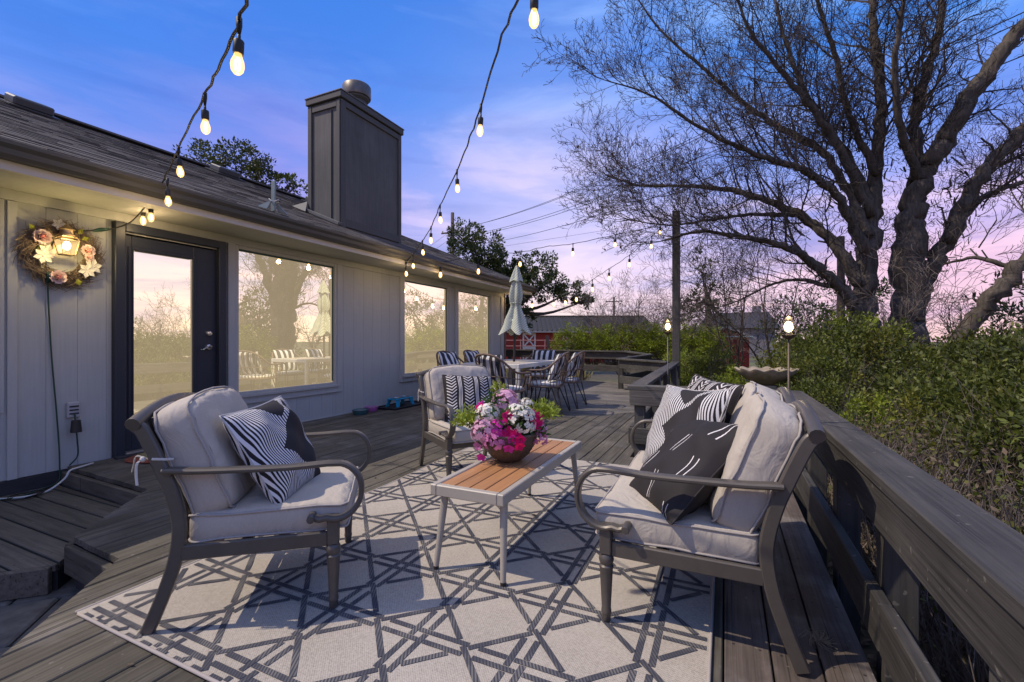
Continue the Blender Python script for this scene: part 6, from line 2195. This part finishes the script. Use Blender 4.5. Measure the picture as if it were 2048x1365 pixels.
sp3 = lambda u, v, z: SO + sx_ * u + sy_ * v + Vector((0, 0, z))
k = 0
while k * .2 < 2.0:
    u0, u1 = k * .2 + .003, k * .2 + .197
    um_ = lambda u: 1.55 + .36 * (1 - abs(u - 1.0))
    mb = MB().add([sp3(u0, 0, 0), sp3(u1, 0, 0), sp3(u1, 0, um_(u1)), sp3(u0, 0, um_(u0)), sp3(u0, .05, 0), sp3(u1, .05, 0), sp3(u1, .05, um_(u1)), sp3(u0, .05, um_(u0))], [(0, 1, 2, 3), (4, 5, 6, 7), (0, 4, 5, 1), (2, 3, 7, 6), (0, 3, 7, 4), (1, 2, 6, 5)])
    mb.build('wall_board', barn_red, shed, world=True)
    k += 1
mb = MB().add([sp3(0, .05, 0), sp3(2, .05, 0), sp3(2, 2.5, 0), sp3(0, 2.5, 0), sp3(0, .05, 1.5), sp3(2, .05, 1.5), sp3(2, 2.5, 1.5), sp3(0, 2.5, 1.5)], [(0, 1, 5, 4), (1, 2, 6, 5), (2, 3, 7, 6), (3, 0, 4, 7)])
mb.build('wall', barn_red, shed, world=True)
for s in (-1, 1):
    MB().bar(sp3(1, -.12, 1.98), sp3(1 + s * 1.2, -.12, 1.52), .05, .09).build('rake_board', barn_white, shed, world=True)
    MB().add([sp3(1, -.15, 2.03), sp3(1 + s * 1.25, -.15, 1.55), sp3(1 + s * 1.25, 2.7, 1.55), sp3(1, 2.7, 2.03)], [(0, 1, 2, 3)]).build('roof', barn_roof, shed, world=True)
pr_ = thing('pipe_rail', 'pale green pipe fence rail and post in front of the small red shed', 'fence', (-1.2, 17.2, -.36))
gm_ = mat('pale green pipe', (.42, .50, .46), .6)
MB().tube([(-1.45, 16.9, 1.2), (.9, 18.0, 1.2)], .028, 6).build('rail', gm_, pr_, world=True)
MB().tube([(-.83, 17.2, -.36), (-.83, 17.2, 1.42)], .035, 6).build('post', gm_, pr_, world=True)
# far house roofs on the skyline
fh = thing('far_house', 'distant house with a dark gabled roof on the skyline above the shed', 'house', (1.2, 48, -.36))
MB().box((1.0, 48, .9), (6.0, 4, 2.6)).build('wall', mat('far wall', (.20, .19, .20), .9), fh, world=True)
MB().prism([(-2.4, 2.2), (4.4, 2.2), (3.4, 3.6), (-1.4, 3.6)], 45.6, 50.4, 'y').build('roof', mat('far roof', (.11, .11, .13), .9), fh, world=True)
MB().box((2.6, 47, 3.7), (.7, .7, 1.0)).build('chimney', mat('far wall', (.2, .2, .2)), fh, world=True)


def pole(label, loc, h, r, arm=None):
    t = thing('utility_pole', label, 'utility pole', loc)
    MB().tube([(0, 0, 0), (0, 0, h)], [r, r * .8], 10).build('pole', mat('pole wood', (.10, .075, .06), .9, grain=(9, 9, 2), amt=.3), t, smooth=True)
    if arm:
        for z, w_ in arm:
            MB().box((0, 0, z), (w_, .12, .12)).build('cross_arm', mat('pole wood', (1, 1, 1)), t)
            for s in (-1, 0, 1):
                MB().lathe([(.03, 0), (.06, .05), (.06, .16), (.03, .2)], 8, (s * w_ * .45, 0, z + .06)).build('insulator', barn_white, t)
    return t


pole('utility pole with a cross arm rising behind the evergreen oak past the chimney', (-22.7, 35.8, -.36), 13.2, .19, [(11.4, 2.4)])
pole('distant utility pole on the skyline above the barn roof', (-13.2, 60, -.36), 7.2, .16, [(6.6, 2.2)])
pole('brown wooden pole standing among the limbs of the huge tree', (2.2, 11.6, -.36), 3.6, .085)
wpts = []
for j, (a, b, sag) in enumerate((((-22.7, 35.8, 11.3), (14, 7.0, 9.6), 1.5), ((-22.2, 35.8, 11.35), (14.4, 7.2, 9.7), 1.5), ((-22.7, 35.8, 10.6), (14, 7.6, 8.9), 1.5), ((-22.6, 35.8, 10.5), (14, 7.9, 8.8), 1.5), ((-22.7, 35.8, 9.7), (14, 8.4, 8.2), 1.5), ((-22.7, 35.8, 11.3), (-60, 62, 10.5), .8), ((-22.7, 35.8, 10.6), (-60, 62, 9.8), .8), ((-22.7, 35.8, 7.0), (-13.2, 60, 6.6), .8), ((-22.7, 35.8, 6.2), (-13.2, 60, 5.6), .8), ((-13.2, 60, 6.6), (30, 70, 6.2), .5))):
    A, B = Vector(a), Vector(b)
    pts = [A.lerp(B, k / 24) - Vector((0, 0, sag * 4 * (k / 24) * (1 - k / 24))) for k in range(25)]
    o = MB().tube(pts, .014, 4).build('power_line', cable_m, loc=a)
    tag(o, ('uppermost power line rising right from the utility pole, back one of a close pair', 'uppermost power line rising right from the utility pole, front one of a close pair', 'second power line down of those rising right, back one of a close pair', 'second power line down of those rising right, front one of a close pair', 'lowest power line rising right from the utility pole toward the huge tree', 'upper power line running left from the utility pole behind the chimney', 'lower power line running left from the utility pole behind the chimney', 'upper power line low over the barn roof between the two utility poles', 'lower power line low over the barn roof between the two utility poles', 'power line running right along the skyline from the distant pole')[j], 'power line', 'overhead power lines')
